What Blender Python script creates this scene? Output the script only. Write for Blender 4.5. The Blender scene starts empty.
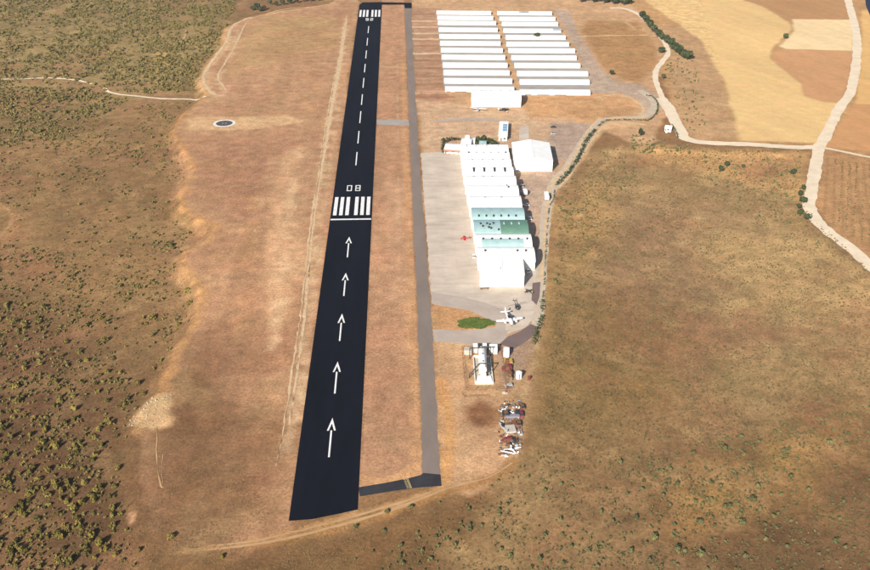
import bpy, math, random
import numpy as np
from mathutils import Vector, Matrix

random.seed(7)
rng = np.random.default_rng(11)
S = bpy.context.scene
C = S.collection
R = math.radians

# ------------------------------------------------------------------ camera, sky, sun, exposure
CAM_H = 235.0                       # metres above the airfield
F_PX = 1000.0                       # focal length in pixels of an 870 px wide frame
PITCH = math.atan(533.0 / F_PX)
YAW = R(2.07)                       # the runway runs along +Y; the camera looks a little right of it
cd = bpy.data.cameras.new('camera')
cam = bpy.data.objects.new('camera', cd); C.objects.link(cam)
cam.location = (0, 0, CAM_H)
cam.rotation_euler = (R(90) - PITCH, 0, -YAW)
cd.sensor_width = 36.0
cd.lens = F_PX / 870.0 * 36.0
cd.clip_start = 1.0
cd.clip_end = 40000.0
S.camera = cam

SUN_EL, SUN_AZ = R(28.5), R(26)       # shadows run away from the camera, 24 degrees right of the runway
w = bpy.data.worlds.new('World'); S.world = w; w.use_nodes = True
nt = w.node_tree
sky = nt.nodes.new('ShaderNodeTexSky'); sky.sky_type = 'NISHITA'; sky.sun_disc = False
sky.sun_elevation = SUN_EL; sky.sun_rotation = R(180) + SUN_AZ
sky.dust_density = 2.0
nt.links.new(sky.outputs[0], nt.nodes['Background'].inputs[0])
nt.nodes['Background'].inputs[1].default_value = 0.065
sd = bpy.data.lights.new('sun', 'SUN'); sd.energy = 5.0; sd.angle = R(0.55); sd.color = (1.0, 0.93, 0.82)
sun = bpy.data.objects.new('sun', sd); C.objects.link(sun)
sun.location = (-300, -400, 800)
sun.rotation_euler = Vector((math.sin(SUN_AZ) * math.cos(SUN_EL), math.cos(SUN_AZ) * math.cos(SUN_EL), -math.sin(SUN_EL))).to_track_quat('-Z', 'Y').to_euler()
S.view_settings.view_transform = 'Standard'
S.view_settings.look = 'None'
S.view_settings.gamma = 1.0
S.view_settings.exposure = 0.72
S.view_settings.use_curve_mapping = False
KLIT = 1.46                         # display value of a flat sunlit surface over its albedo

# ------------------------------------------------------------------ survey: map photo points to the ground
_F = np.array([math.sin(YAW) * math.cos(PITCH), math.cos(YAW) * math.cos(PITCH), -math.sin(PITCH)])
_Rt = np.array([math.cos(YAW), -math.sin(YAW), 0.0])
_U = np.cross(_Rt, _F)
def G(px, py, z=0.0):
    d = _F * F_PX + _Rt * (px - 435.0) + _U * (285.0 - py)
    t = (z - CAM_H) / d[2]
    return (d[0] * t, d[1] * t)
def GL(pts, z=0.0): return [G(a, b, z) for a, b in pts]
def pix(x, y, z=0.0):
    v = np.stack([np.asarray(x, float), np.asarray(y, float), np.asarray(z, float) - CAM_H + 0 * np.asarray(x, float)], -1)
    dz = v @ _F
    return 435 + F_PX * (v @ _Rt) / dz, 285 - F_PX * (v @ _U) / dz, F_PX / dz

def lin(c):
    c = np.array(c, float) / 255.0
    return np.where(c <= 0.04045, c / 12.92, ((c + 0.055) / 1.055) ** 2.4)
def alb(c):
    v = lin(c) / KLIT; g = float(v @ np.array([0.2126, 0.7152, 0.0722]))
    return v * 0.95 + g * 0.05

# ------------------------------------------------------------------ numpy helpers
def vnoise(x, y, seed=0):
    xi = np.floor(x).astype(np.int64); yi = np.floor(y).astype(np.int64)
    fx = x - xi; fy = y - yi
    fx = fx * fx * (3 - 2 * fx); fy = fy * fy * (3 - 2 * fy)
    def h(a, b):
        n = (a * 374761393 + b * 668265263 + seed * 974711) & 0x7fffffff
        n = ((n ^ (n >> 13)) * 1274126177) & 0x7fffffff
        n = (n ^ (n >> 16)) & 0xffff
        return n / 65535.0
    return (h(xi, yi) * (1 - fx) + h(xi + 1, yi) * fx) * (1 - fy) + (h(xi, yi + 1) * (1 - fx) + h(xi + 1, yi + 1) * fx) * fy
def fbm(x, y, scale, seed=0, octs=4):
    v = 0; a = 0.5; tot = 0
    for k in range(octs):
        v = v + a * vnoise(x / scale + 31.7 * k, y / scale + 17.3 * k, seed + k); tot += a
        a *= 0.55; scale = scale * 0.5
    return v / tot
def sstep(a, b, v):
    t = np.clip((v - a) / (b - a), 0, 1); return t * t * (3 - 2 * t)
def seg_dist(x, y, pts, closed=False):
    d = np.full(x.shape, 1e9)
    n = len(pts)
    for i in range(n if closed else n - 1):
        ax, ay = pts[i]; bx, by = pts[(i + 1) % n]
        dx, dy = bx - ax, by - ay
        t = np.clip(((x - ax) * dx + (y - ay) * dy) / (dx * dx + dy * dy + 1e-9), 0, 1)
        d = np.minimum(d, (x - ax - t * dx) ** 2 + (y - ay - t * dy) ** 2)
    return np.sqrt(d)
def inside(x, y, pts):
    r = np.zeros(x.shape, bool); n = len(pts); j = n - 1
    for i in range(n):
        xi, yi = pts[i]; xj, yj = pts[j]
        if yi != yj:
            r ^= ((yi > y) != (yj > y)) & (x < (xj - xi) * (y - yi) / (yj - yi) + xi)
        j = i
    return r
def sdist(x, y, pts):               # positive inside
    d = seg_dist(x, y, pts, True)
    return np.where(inside(x, y, pts), d, -d)

# ------------------------------------------------------------------ landform
EDGE = GL([(345, -10), (329, 4), (274, 12), (246, 18), (227, 27), (224, 44), (201, 77), (207, 95), (186, 112), (174, 130), (186, 152), (195.5, 167), (184, 190),
           (183, 207), (198, 218), (217, 226), (208, 240), (187, 251), (184, 267), (198, 281), (204, 292), (196, 322), (181, 346), (171, 372), (160, 398), (140, 430), (138, 470), (150, 530), (165, 600)])
LEFT = EDGE + [(-4000, 50), (-4000, 6000), (EDGE[0][0], 6000)]
RIGHT_PX = [(640, 146), (700, 150), (800, 153), (806, 180), (797, 208), (815, 236), (845, 256), (880, 285), (1000, 420), (1000, 640), (430, 640), (440, 545), (500, 500), (533, 440), (545, 360), (552, 300), (556, 240), (562, 205), (580, 180), (600, 150)]
RIGHT = GL(RIGHT_PX)
def height(x, y):
    x = np.asarray(x, float); y = np.asarray(y, float)
    dl = np.maximum(sdist(x, y, LEFT), 0)
    fade = 0.25 + 0.75 * sstep(300, 430, y)
    h = -(4.2 * sstep(0, 9, dl) + 9 * (1 - np.exp(-dl / 220.0))) * fade
    h = h + (fbm(x, y, 55, 5, 3) - 0.5) * 2.4 * sstep(6, 40, dl)
    dr = np.maximum(sdist(x, y, RIGHT), 0)
    h = h - 1.5 * sstep(0, 9, dr) - 5.0 * (1 - np.exp(-dr / 70.0)) * sstep(0, 25, dr) + (fbm(x, y, 60, 9, 3) - 0.5) * 1.8 * sstep(10, 50, dr)
    return h
def h1(x, y): return float(height(np.array([x]), np.array([y]))[0])
def GT(px, py):
    z = 0.0
    for _ in range(6):
        x, y = G(px, py, z); z = h1(x, y)
    return x, y, z

# ------------------------------------------------------------------ materials
def new_mat(name):
    m = bpy.data.materials.new(name); m.use_nodes = True
    return m, m.node_tree, m.node_tree.nodes['Principled BSDF']
def mat(name, col, rough=0.7, var=0.18, scale=1.0, stretch=(1, 1, 1), metal=0.0, bump=0.0, spec=0.35, obj=True):
    m, t, b = new_mat(name)
    tc = t.nodes.new('ShaderNodeTexCoord'); mp = t.nodes.new('ShaderNodeMapping')
    mp.inputs['Scale'].default_value = stretch
    t.links.new(tc.outputs['Object' if obj else 'Generated'], mp.inputs[0])
    n = t.nodes.new('ShaderNodeTexNoise'); n.inputs['Scale'].default_value = scale; n.inputs['Detail'].default_value = 6; n.inputs['Roughness'].default_value = 0.65
    t.links.new(mp.outputs[0], n.inputs['Vector'])
    r = t.nodes.new('ShaderNodeValToRGB')
    r.color_ramp.elements[0].position = 0.3; r.color_ramp.elements[1].position = 0.72
    r.color_ramp.elements[0].color = [c * (1 - var) for c in col] + [1]
    r.color_ramp.elements[1].color = [min(1, c * (1 + var)) for c in col] + [1]
    t.links.new(n.outputs['Fac'], r.inputs[0]); t.links.new(r.outputs[0], b.inputs['Base Color'])
    b.inputs['Roughness'].default_value = rough; b.inputs['Metallic'].default_value = metal
    b.inputs['Specular IOR Level'].default_value = spec
    if bump:
        bp = t.nodes.new('ShaderNodeBump'); bp.inputs['Strength'].default_value = bump; bp.inputs['Distance'].default_value = 0.05
        t.links.new(n.outputs['Fac'], bp.inputs['Height']); t.links.new(bp.outputs[0], b.inputs['Normal'])
    return m
def corrugated(name, col, rough=0.5, along='x', var=0.08):
    m = mat(name, col, rough, var, 0.25, (1, 1, 1), spec=0.4)
    t = m.node_tree; b = t.nodes['Principled BSDF']
    tc = t.nodes.new('ShaderNodeTexCoord'); wv = t.nodes.new('ShaderNodeTexWave')
    wv.bands_direction = 'X'; wv.inputs['Scale'].default_value = 1.2; wv.inputs['Distortion'].default_value = 0
    t.links.new(tc.outputs['Object'], wv.inputs['Vector'])
    bp = t.nodes.new('ShaderNodeBump'); bp.inputs['Strength'].default_value = 0.35; bp.inputs['Distance'].default_value = 0.04
    t.links.new(wv.outputs['Fac'], bp.inputs['Height']); t.links.new(bp.outputs[0], b.inputs['Normal'])
    return m

M = {}
M['asphalt_new'] = mat('fresh_asphalt', (0.0058, 0.0064, 0.0115), 0.95, 0.35, 0.10, (1, 0.12, 1), spec=0.06)
M['asphalt_patch'] = mat('newer_asphalt', (0.03, 0.03, 0.036), 0.85, 0.25, 0.15, spec=0.2)
M['asphalt_old'] = mat('weathered_asphalt', tuple(alb((144, 129, 120))), 0.9, 0.14, 0.08, (1, 0.35, 1), spec=0.2)
M['lane'] = mat('lane_asphalt', tuple(alb((176, 168, 162))), 0.9, 0.16, 0.08, spec=0.2)
M['taxi_grey'] = mat('grey_pavement', tuple(alb((196, 180, 167))), 0.9, 0.14, 0.09, spec=0.2)
M['yard_dark'] = mat('dark_patch', tuple(alb((130, 110, 106))), 0.9, 0.15, 0.12, spec=0.2)
M['white_paint'] = mat('road_paint_white', (0.66, 0.66, 0.66), 0.8, 0.22, 0.6)
M['yellow_paint'] = mat('road_paint_yellow', (0.38, 0.29, 0.13), 0.7, 0.2, 0.9)
M['roof_white'] = corrugated('white_roof_sheet', (0.80, 0.80, 0.79), 0.45)
M['wall_white'] = mat('white_wall', (0.78, 0.77, 0.74), 0.7, 0.08, 0.4)
M['roof_teal'] = corrugated('pale_teal_roof_sheet', (0.29, 0.42, 0.43), 0.5, var=0.18)
M['roof_green'] = corrugated('green_roof_sheet', (0.10, 0.20, 0.15), 0.5, var=0.15)
M['roof_grey'] = corrugated('grey_roof_sheet', (0.36, 0.39, 0.45), 0.5)
M['roof_blue'] = mat('solar_blue_panel', (0.20, 0.33, 0.48), 0.3, 0.15, 1.0)
M['opening'] = mat('dark_opening', (0.03, 0.032, 0.036), 0.8, 0.2, 1)
M['vent'] = mat('vent_metal', (0.16, 0.17, 0.18), 0.5, 0.2, 1)
M['seam'] = mat('seam_metal', (0.42, 0.45, 0.48), 0.5, 0.1, 1)
M['door'] = corrugated('white_door_sheet', (0.72, 0.72, 0.70), 0.5)
M['tile'] = mat('clay_tile', (0.42, 0.22, 0.15), 0.85, 0.25, 1.5)
M['glass'] = mat('dark_glass', (0.02, 0.025, 0.03), 0.12, 0.1, 1, spec=0.5)
M['rubber'] = mat('tyre_rubber', (0.015, 0.015, 0.015), 0.9, 0.2, 2)
M['steel'] = mat('steel', (0.35, 0.36, 0.37), 0.4, 0.15, 2, metal=0.5)
M['rust'] = mat('rusty_metal', (0.16, 0.075, 0.04), 0.85, 0.35, 1.5)
M['white_gloss'] = mat('white_gloss_paint', (0.80, 0.80, 0.80), 0.25, 0.04, 1, spec=0.5)
M['red_gloss'] = mat('red_gloss_paint', (0.45, 0.03, 0.03), 0.3, 0.1, 1, spec=0.5)
M['maroon'] = mat('maroon_paint', (0.18, 0.03, 0.04), 0.5, 0.25, 1)
M['dark_gloss'] = mat('dark_green_grey_paint', (0.035, 0.04, 0.038), 0.4, 0.2, 1)
M['silver'] = mat('silver_paint', (0.42, 0.43, 0.44), 0.35, 0.08, 1, metal=0.3)
M['yellow'] = mat('ochre_paint', (0.42, 0.27, 0.07), 0.6, 0.25, 1)
M['violet'] = mat('violet_tarp', (0.22, 0.20, 0.25), 0.7, 0.2, 1)
M['beige'] = mat('beige_paint', (0.42, 0.38, 0.33), 0.7, 0.15, 1)
M['wood'] = mat('old_wood', (0.18, 0.12, 0.07), 0.9, 0.3, 2)
M['bark'] = mat('bark', (0.09, 0.065, 0.045), 0.95, 0.3, 3)
M['stone'] = mat('pale_stone', (0.36, 0.29, 0.21), 0.95, 0.3, 1.5)
M['concrete_wall'] = mat('concrete_wall', (0.45, 0.40, 0.34), 0.9, 0.15, 0.8)
M['navy'] = mat('deep_blue_water', (0.008, 0.012, 0.04), 0.6, 0.2, 0.02)

def leaf_mat(name, a, b, scale=0.22):
    m, t, bs = new_mat(name)
    oi = t.nodes.new('ShaderNodeObjectInfo'); g = t.nodes.new('ShaderNodeNewGeometry')
    n = t.nodes.new('ShaderNodeTexNoise'); n.inputs['Scale'].default_value = scale; n.inputs['Detail'].default_value = 4
    t.links.new(g.outputs['Position'], n.inputs['Vector'])
    ad = t.nodes.new('ShaderNodeMath'); ad.operation = 'ADD'
    mu = t.nodes.new('ShaderNodeMath'); mu.operation = 'MULTIPLY'; mu.inputs[1].default_value = 0.5
    t.links.new(oi.outputs['Random'], mu.inputs[0]); t.links.new(mu.outputs[0], ad.inputs[0]); t.links.new(n.outputs['Fac'], ad.inputs[1])
    r = t.nodes.new('ShaderNodeValToRGB'); r.color_ramp.elements[0].position = 0.3; r.color_ramp.elements[1].position = 1.0
    r.color_ramp.elements[0].color = (*a, 1); r.color_ramp.elements[1].color = (*b, 1)
    t.links.new(ad.outputs[0], r.inputs[0]); t.links.new(r.outputs[0], bs.inputs['Base Color'])
    bs.inputs['Roughness'].default_value = 0.9; bs.inputs['Specular IOR Level'].default_value = 0.1
    return m
M['scrub'] = leaf_mat('scrub_leaves', (0.046, 0.042, 0.015), (0.20, 0.158, 0.040))
M['scrub_far'] = leaf_mat('far_scrub_leaves', (0.062, 0.056, 0.022), (0.185, 0.150, 0.052))
M['sage'] = leaf_mat('sage_leaves', (0.060, 0.070, 0.030), (0.145, 0.142, 0.060))
M['tuft'] = leaf_mat('dry_tufts', (0.060, 0.052, 0.022), (0.24, 0.18, 0.085), scale=0.7)
M['tree_leaf'] = leaf_mat('tree_leaves', (0.030, 0.045, 0.020), (0.065, 0.080, 0.035))
M['lawn'] = leaf_mat('watered_grass', (0.05, 0.085, 0.018), (0.10, 0.14, 0.035))

def ground_material():
    m, t, b = new_mat('dry_ground')
    at = t.nodes.new('ShaderNodeAttribute'); at.attribute_name = 'soil'
    g = t.nodes.new('ShaderNodeNewGeometry')
    def noise(scale, det, rough, vec=None):
        n = t.nodes.new('ShaderNodeTexNoise'); n.inputs['Scale'].default_value = scale; n.inputs['Detail'].default_value = det; n.inputs['Roughness'].default_value = rough
        t.links.new(vec or g.outputs['Position'], n.inputs['Vector']); return n
    n1 = noise(0.8, 6, 0.75); n2 = noise(0.16, 7, 0.7); n3 = noise(0.05, 6, 0.7)
    def rng_(n, lo, hi, a=0.3, c=0.7):
        r = t.nodes.new('ShaderNodeMapRange'); r.inputs[1].default_value = a; r.inputs[2].default_value = c; r.inputs[3].default_value = lo; r.inputs[4].default_value = hi
        t.links.new(n.outputs['Fac'], r.inputs[0]); return r
    r1 = rng_(n1, 0.60, 1.36); r2 = rng_(n2, 0.74, 1.26); 
    n4 = noise(2.4, 3, 0.7); r4 = rng_(n4, 0.76, 1.24)
    m0 = t.nodes.new('ShaderNodeMath'); m0.operation = 'MULTIPLY'; t.links.new(r1.outputs[0], m0.inputs[0]); t.links.new(r4.outputs[0], m0.inputs[1])
    mu = t.nodes.new('ShaderNodeMath'); mu.operation = 'MULTIPLY'
    t.links.new(m0.outputs[0], mu.inputs[0]); t.links.new(r2.outputs[0], mu.inputs[1])
    vm = t.nodes.new('ShaderNodeVectorMath'); vm.operation = 'SCALE'
    t.links.new(at.outputs['Color'], vm.inputs[0]); gm_ = t.nodes.new('ShaderNodeMix'); gm_.data_type = 'FLOAT'; gm_.inputs[2].default_value = 1.0
    t.links.new(at.outputs['Alpha'], gm_.inputs[0]); t.links.new(mu.outputs[0], gm_.inputs[3]); t.links.new(gm_.outputs[0], vm.inputs['Scale'])
    # slight swing between redder soil and yellower dry grass
    mix = t.nodes.new('ShaderNodeMix'); mix.data_type = 'RGBA'; mix.blend_type = 'MULTIPLY'
    r3 = rng_(n3, 0.0, 1.0); 
    ramp = t.nodes.new('ShaderNodeValToRGB'); ramp.color_ramp.elements[0].color = (1.08, 0.96, 0.93, 1); ramp.color_ramp.elements[1].color = (0.98, 1.0, 0.95, 1)
    t.links.new(r3.outputs[0], ramp.inputs[0])
    mix.inputs[0].default_value = 1.0
    t.links.new(vm.outputs[0], mix.inputs[6]); t.links.new(ramp.outputs[0], mix.inputs[7])
    t.links.new(mix.outputs[2], b.inputs['Base Color'])
    b.inputs['Roughness'].default_value = 1.0; b.inputs['Specular IOR Level'].default_value = 0.05
    bp = t.nodes.new('ShaderNodeBump'); bp.inputs['Strength'].default_value = 0.6; bp.inputs['Distance'].default_value = 0.35
    t.links.new(n1.outputs['Fac'], bp.inputs['Height']); t.links.new(bp.outputs[0], b.inputs['Normal'])
    return m
M['ground'] = ground_material()

def concrete_material():
    m = mat('apron_concrete', tuple(alb((222, 205, 188))), 0.9, 0.17, 0.06, (1, 1, 1), spec=0.2)
    t = m.node_tree; b = t.nodes['Principled BSDF']
    src = b.inputs['Base Color'].links[0].from_socket
    g = t.nodes.new('ShaderNodeNewGeometry')
    br = t.nodes.new('ShaderNodeTexBrick'); br.offset = 0; br.inputs['Scale'].default_value = 1.0
    br.inputs['Brick Width'].default_value = 7.0; br.inputs['Row Height'].default_value = 7.0; br.inputs['Mortar Size'].default_value = 0.07; br.inputs['Bias'].default_value = 0
    br.inputs['Color1'].default_value = (1, 1, 1, 1); br.inputs['Color2'].default_value = (0.95, 0.95, 0.95, 1); br.inputs['Mortar'].default_value = (0.90, 0.89, 0.88, 1)
    t.links.new(g.outputs['Position'], br.inputs['Vector'])
    n2 = t.nodes.new('ShaderNodeTexNoise'); n2.inputs['Scale'].default_value = 0.35; n2.inputs['Detail'].default_value = 6
    mp = t.nodes.new('ShaderNodeMapping'); mp.inputs['Scale'].default_value = (0.25, 1, 1)
    t.links.new(g.outputs['Position'], mp.inputs[0]); t.links.new(mp.outputs[0], n2.inputs['Vector'])
    r2 = t.nodes.new('ShaderNodeMapRange'); r2.inputs[1].default_value = 0.3; r2.inputs[2].default_value = 0.7; r2.inputs[3].default_value = 0.87; r2.inputs[4].default_value = 1.06
    t.links.new(n2.outputs['Fac'], r2.inputs[0])
    mx = t.nodes.new('ShaderNodeMix'); mx.data_type = 'RGBA'; mx.blend_type = 'MULTIPLY'; mx.inputs[0].default_value = 1
    t.links.new(src, mx.inputs[6]); t.links.new(br.outputs['Color'], mx.inputs[7])
    vm = t.nodes.new('ShaderNodeVectorMath'); vm.operation = 'SCALE'
    t.links.new(mx.outputs[2], vm.inputs[0]); t.links.new(r2.outputs[0], vm.inputs['Scale'])
    t.links.new(vm.outputs[0], b.inputs['Base Color'])
    return m
M['concrete'] = concrete_material()
def gravel_material():
    return mat('pale_gravel', tuple(alb((246, 226, 198))), 1.0, 0.13, 0.12, spec=0.05)
M['gravel'] = gravel_material()
M['track'] = mat('dirt_track', tuple(alb((205, 165, 120))), 1.0, 0.18, 0.12, spec=0.05)

# ------------------------------------------------------------------ object helpers
def link(name, me, parent=None, loc=None, rz=None):
    o = bpy.data.objects.new(name, me); C.objects.link(o)
    if parent is not None: o.parent = parent
    if loc is not None: o.location = loc
    if rz is not None: o.rotation_euler = (0, 0, rz)
    return o
def tag(o, label, cat, group=None):
    o['label'] = label; o['category'] = cat
    if group: o['group'] = group
    return o
def thing(name, label, cat, loc=(0, 0, 0), rz=0.0, group=None):
    return tag(link(name, None, None, loc, rz), label, cat, group)
class MB:
    def __init__(s): s.v = []; s.f = []
    def add(s, vs, fs):
        k = len(s.v); s.v += [tuple(map(float, p)) for p in vs]; s.f += [tuple(i + k for i in q) for q in fs]; return s
    def box(s, x0, x1, y0, y1, z0, z1):
        return s.add([(x0, y0, z0), (x1, y0, z0), (x1, y1, z0), (x0, y1, z0), (x0, y0, z1), (x1, y0, z1), (x1, y1, z1), (x0, y1, z1)],
                     [(3, 2, 1, 0), (4, 5, 6, 7), (0, 1, 5, 4), (1, 2, 6, 5), (2, 3, 7, 6), (3, 0, 4, 7)])
    def frus(s, b, t, z0, z1):      # b, t = (x0,x1,y0,y1)
        return s.add([(b[0], b[2], z0), (b[1], b[2], z0), (b[1], b[3], z0), (b[0], b[3], z0), (t[0], t[2], z1), (t[1], t[2], z1), (t[1], t[3], z1), (t[0], t[3], z1)],
                     [(3, 2, 1, 0), (4, 5, 6, 7), (0, 1, 5, 4), (1, 2, 6, 5), (2, 3, 7, 6), (3, 0, 4, 7)])
    def tube(s, p, q, r0, r1=None, n=8):
        r1 = r0 if r1 is None else r1
        p = Vector(p); q = Vector(q); d = (q - p).normalized()
        a = d.orthogonal().normalized(); b = d.cross(a)
        vs = []
        for c, r in ((p, r0), (q, r1)):
            for i in range(n):
                t = 2 * math.pi * i / n; vs.append(c + a * (r * math.cos(t)) + b * (r * math.sin(t)))
        return s.add(vs, [(i, (i + 1) % n, n + (i + 1) % n, n + i) for i in range(n)] + [tuple(range(n - 1, -1, -1)), tuple(range(n, 2 * n))])
    def loft(s, rings):             # rings of equal count, capped
        n = len(rings[0]); vs = [p for r in rings for p in r]; fs = []
        for k in range(len(rings) - 1):
            for i in range(n):
                fs.append((k * n + i, k * n + (i + 1) % n, (k + 1) * n + (i + 1) % n, (k + 1) * n + i))
        fs.append(tuple(range(n - 1, -1, -1))); fs.append(tuple((len(rings) - 1) * n + i for i in range(n)))
        return s.add(vs, fs)
    def slab(s, pts, z0, z1):
        n = len(pts)
        a = sum(pts[i][0] * pts[(i + 1) % n][1] - pts[(i + 1) % n][0] * pts[i][1] for i in range(n))
        if a < 0: pts = pts[::-1]
        return s.add([(p[0], p[1], z0) for p in pts] + [(p[0], p[1], z1) for p in pts],
                     [tuple(range(n - 1, -1, -1)), tuple(range(n, 2 * n))] + [(i, (i + 1) % n, n + (i + 1) % n, n + i) for i in range(n)])
    def mesh(s, name, m, smooth=False):
        me = bpy.data.meshes.new(name); me.from_pydata(s.v, [], s.f); me.materials.append(m)
        if smooth:
            me.polygons.foreach_set('use_smooth', [True] * len(me.polygons))
        me.update(); return me
    def build(s, name, m, parent=None, loc=None, rz=None, smooth=False):
        return link(name, s.mesh(name, m, smooth), parent, loc, rz)
def sheet(name, pts, z, m, kind='structure', thick=0.02, parent=None):
    mb = MB(); mb.slab(pts, z - thick, z); o = mb.build(name, m, parent)
    if kind and parent is None: o['kind'] = kind
    return o
def smooth_line(pts, step=3.0):
    # Catmull-Rom resample
    P = [np.array(p[:2], float) for p in pts]; P = [2 * P[0] - P[1]] + P + [2 * P[-1] - P[-2]]
    out = []
    for i in range(1, len(P) - 2):
        n = max(2, int(np.linalg.norm(P[i + 1] - P[i]) / step))
        for k in range(n):
            t = k / n
            out.append(0.5 * ((2 * P[i]) + (-P[i - 1] + P[i + 1]) * t + (2 * P[i - 1] - 5 * P[i] + 4 * P[i + 1] - P[i + 2]) * t * t + (-P[i - 1] + 3 * P[i] - 3 * P[i + 1] + P[i + 2]) * t ** 3))
    out.append(P[-2]); return out
RIB = [0]
def ribbon(name, px_pts, width, z, m, rough_edge=0.5, world=False, kind='structure'):
    RIB[0] += 1; z = z + 0.0043 * RIB[0]
    pts = smooth_line(px_pts if world else GL(px_pts), 3.0)
    n = len(pts); vs = []; fs = []
    A = np.array(pts); T = np.gradient(A, axis=0); T /= np.linalg.norm(T, axis=1)[:, None] + 1e-9
    Nn = np.stack([-T[:, 1], T[:, 0]], 1)
    wv = width if hasattr(width, '__len__') else [width, width]
    ws = np.interp(np.linspace(0, 1, n), np.linspace(0, 1, len(wv)), wv)
    for sgn in (1, 0, -1):
        jit = rough_edge * (vnoise(A[:, 0] / 4 + 50 * sgn, A[:, 1] / 4, 3) - 0.5) * 2 * abs(sgn)
        q = A + Nn * (sgn * (ws / 2 + jit))[:, None]
        zz = height(q[:, 0], q[:, 1]) + z
        vs += [(q[i, 0], q[i, 1], zz[i]) for i in range(n)]
    for r in range(2):
        fs += [(r * n + i, (r + 1) * n + i, (r + 1) * n + i + 1, r * n + i + 1) for i in range(n - 1)]
    mb = MB(); mb.add(vs, fs); o = mb.build(name, m)
    if kind: o['kind'] = kind
    return o

# ------------------------------------------------------------------ the ground
def axis(a, b, step, far):
    v = list(np.arange(a, b + step, step)); s = step
    lo = [a]; 
    while lo[-1] > -far: s *= 1.25; lo.append(lo[-1] - s)
    s = step; hi = [v[-1]]
    while hi[-1] < far: s *= 1.25; hi.append(hi[-1] + s)
    return np.array(lo[:0:-1] + v + hi[1:])
GX = axis(-440, 520, 1.4, 9000); GY = axis(228, 1120, 1.4, 9000)
XX, YY = np.meshgrid(GX, GY)
ZZ = height(XX, YY)
COL = np.zeros(XX.shape + (3,)); COL[:] = alb((158, 122, 84))
n_big = fbm(XX, YY, 90, 1, 4); n_mid = fbm(XX, YY, 22, 2, 4); n_sm = fbm(XX, YY, 6, 3, 3)
n_run = fbm(XX * 1.0, YY * 0.12, 7, 4, 4)       # wear drawn out along the runway
n_row = fbm(XX * 0.12, YY * 1.0, 7, 6, 4)       # wear drawn out across it
n_fld = fbm((XX * 0.93 + YY * 0.36) * 0.9, (YY * 0.93 - XX * 0.36) * 0.08, 6, 8, 4)
def blend(mask, col):
    global COL
    COL = COL * (1 - mask[..., None]) + np.array(col) * mask[..., None]
def zone(px_pts, col, soft=4.0, rag=6.0, var=0.10, noise=None, k=1.0, world=False):
    pts = px_pts if world else GL(px_pts)
    x0 = min(p[0] for p in pts) - 30; x1 = max(p[0] for p in pts) + 30; y0 = min(p[1] for p in pts) - 30; y1 = max(p[1] for p in pts) + 30
    i0, i1 = np.searchsorted(GY, [y0, y1]); j0, j1 = np.searchsorted(GX, [x0, x1])
    sl = (slice(i0, i1), slice(j0, j1))
    if i1 <= i0 or j1 <= j0: return
    d = sdist(XX[sl], YY[sl], pts) + (n_mid[sl] - 0.5) * 2 * rag + (n_sm[sl] - 0.5) * rag * 0.6
    mk = sstep(-soft / 2, soft / 2, d) * k
    nz = (n_mid if noise is None else noise)[sl]
    c = alb(col)[None, None, :] * (1 + (nz[..., None] - 0.5) * 4 * var)
    COL[sl] = COL[sl] * (1 - mk[..., None]) + c * mk[..., None]
def stroke(px_pts, width, col, k=1.0, soft=0.6, rag=1.0, patch=0.0, world=False):
    pts = smooth_line(px_pts if world else GL(px_pts), 12.0)
    pts = [tuple(p) for p in pts]
    x0 = min(p[0] for p in pts) - 20; x1 = max(p[0] for p in pts) + 20; y0 = min(p[1] for p in pts) - 20; y1 = max(p[1] for p in pts) + 20
    i0, i1 = np.searchsorted(GY, [y0, y1]); j0, j1 = np.searchsorted(GX, [x0, x1]); sl = (slice(i0, i1), slice(j0, j1))
    if i1 <= i0 or j1 <= j0: return
    d = width / 2 - seg_dist(XX[sl], YY[sl], pts) + (n_sm[sl] - 0.5) * 2 * rag
    mk = sstep(-width * soft / 2, width * soft / 2, d) * k
    if patch: mk = mk * sstep(patch - 0.12, patch + 0.12, n_mid[sl])
    COL[sl] = COL[sl] * (1 - mk[..., None]) + alb(col) * mk[..., None]

BIG = 2600
# left: scrubby slope
zone(LEFT, (153, 121, 82), 4, 3, 0.12, world=True)
zone([(-80, 560), (-80, 250), (60, 300), (130, 420), (190, 520), (260, 600)], (122, 92, 64), 60, 14, 0.13)
zone([(-60, -12), (230, -12), (222, 25), (205, 60), (195, 85), (150, 92), (60, 84), (-60, 82)], (160, 138, 92), 40, 14, 0.16)
zone([(-60, 82), (60, 84), (120, 95), (70, 130), (-60, 135)], (146, 120, 80), 30, 12, 0.14)
# the graded strip left of the runway
strip = EDGE + GL([(289, 535), (358, 5), (360, -10)])
zone(strip, (200, 157, 119), 3, 2.5, 0.10, noise=n_run, world=True)
zone([(175, 140), (330, 130), (320, 215), (225, 225), (200, 200)], (192, 146, 112), 40, 10, 0.10)
zone([(200, 240), (320, 215), (300, 400), (240, 420), (205, 330)], (192, 147, 110), 50, 12, 0.12, noise=n_run)
zone([(240, 420), (296, 420), (284, 520), (170, 545), (220, 470)], (166, 126, 90), 40, 10, 0.12, noise=n_run)
zone([(135, 440), (180, 350), (215, 330), (235, 400), (236, 500), (200, 560), (120, 600)], (134, 102, 70), 40, 10, 0.10, noise=n_run)
zone([(235, 70), (345, 45), (340, 20), (270, 15), (235, 40)], (198, 162, 114), 40, 12, 0.09)
# bottom apron of dry earth with a track
zone([(150, 560), (300, 545), (420, 510), (480, 490), (520, 470), (700, 620), (100, 620)], (136, 104, 68), 20, 8, 0.11)
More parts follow.
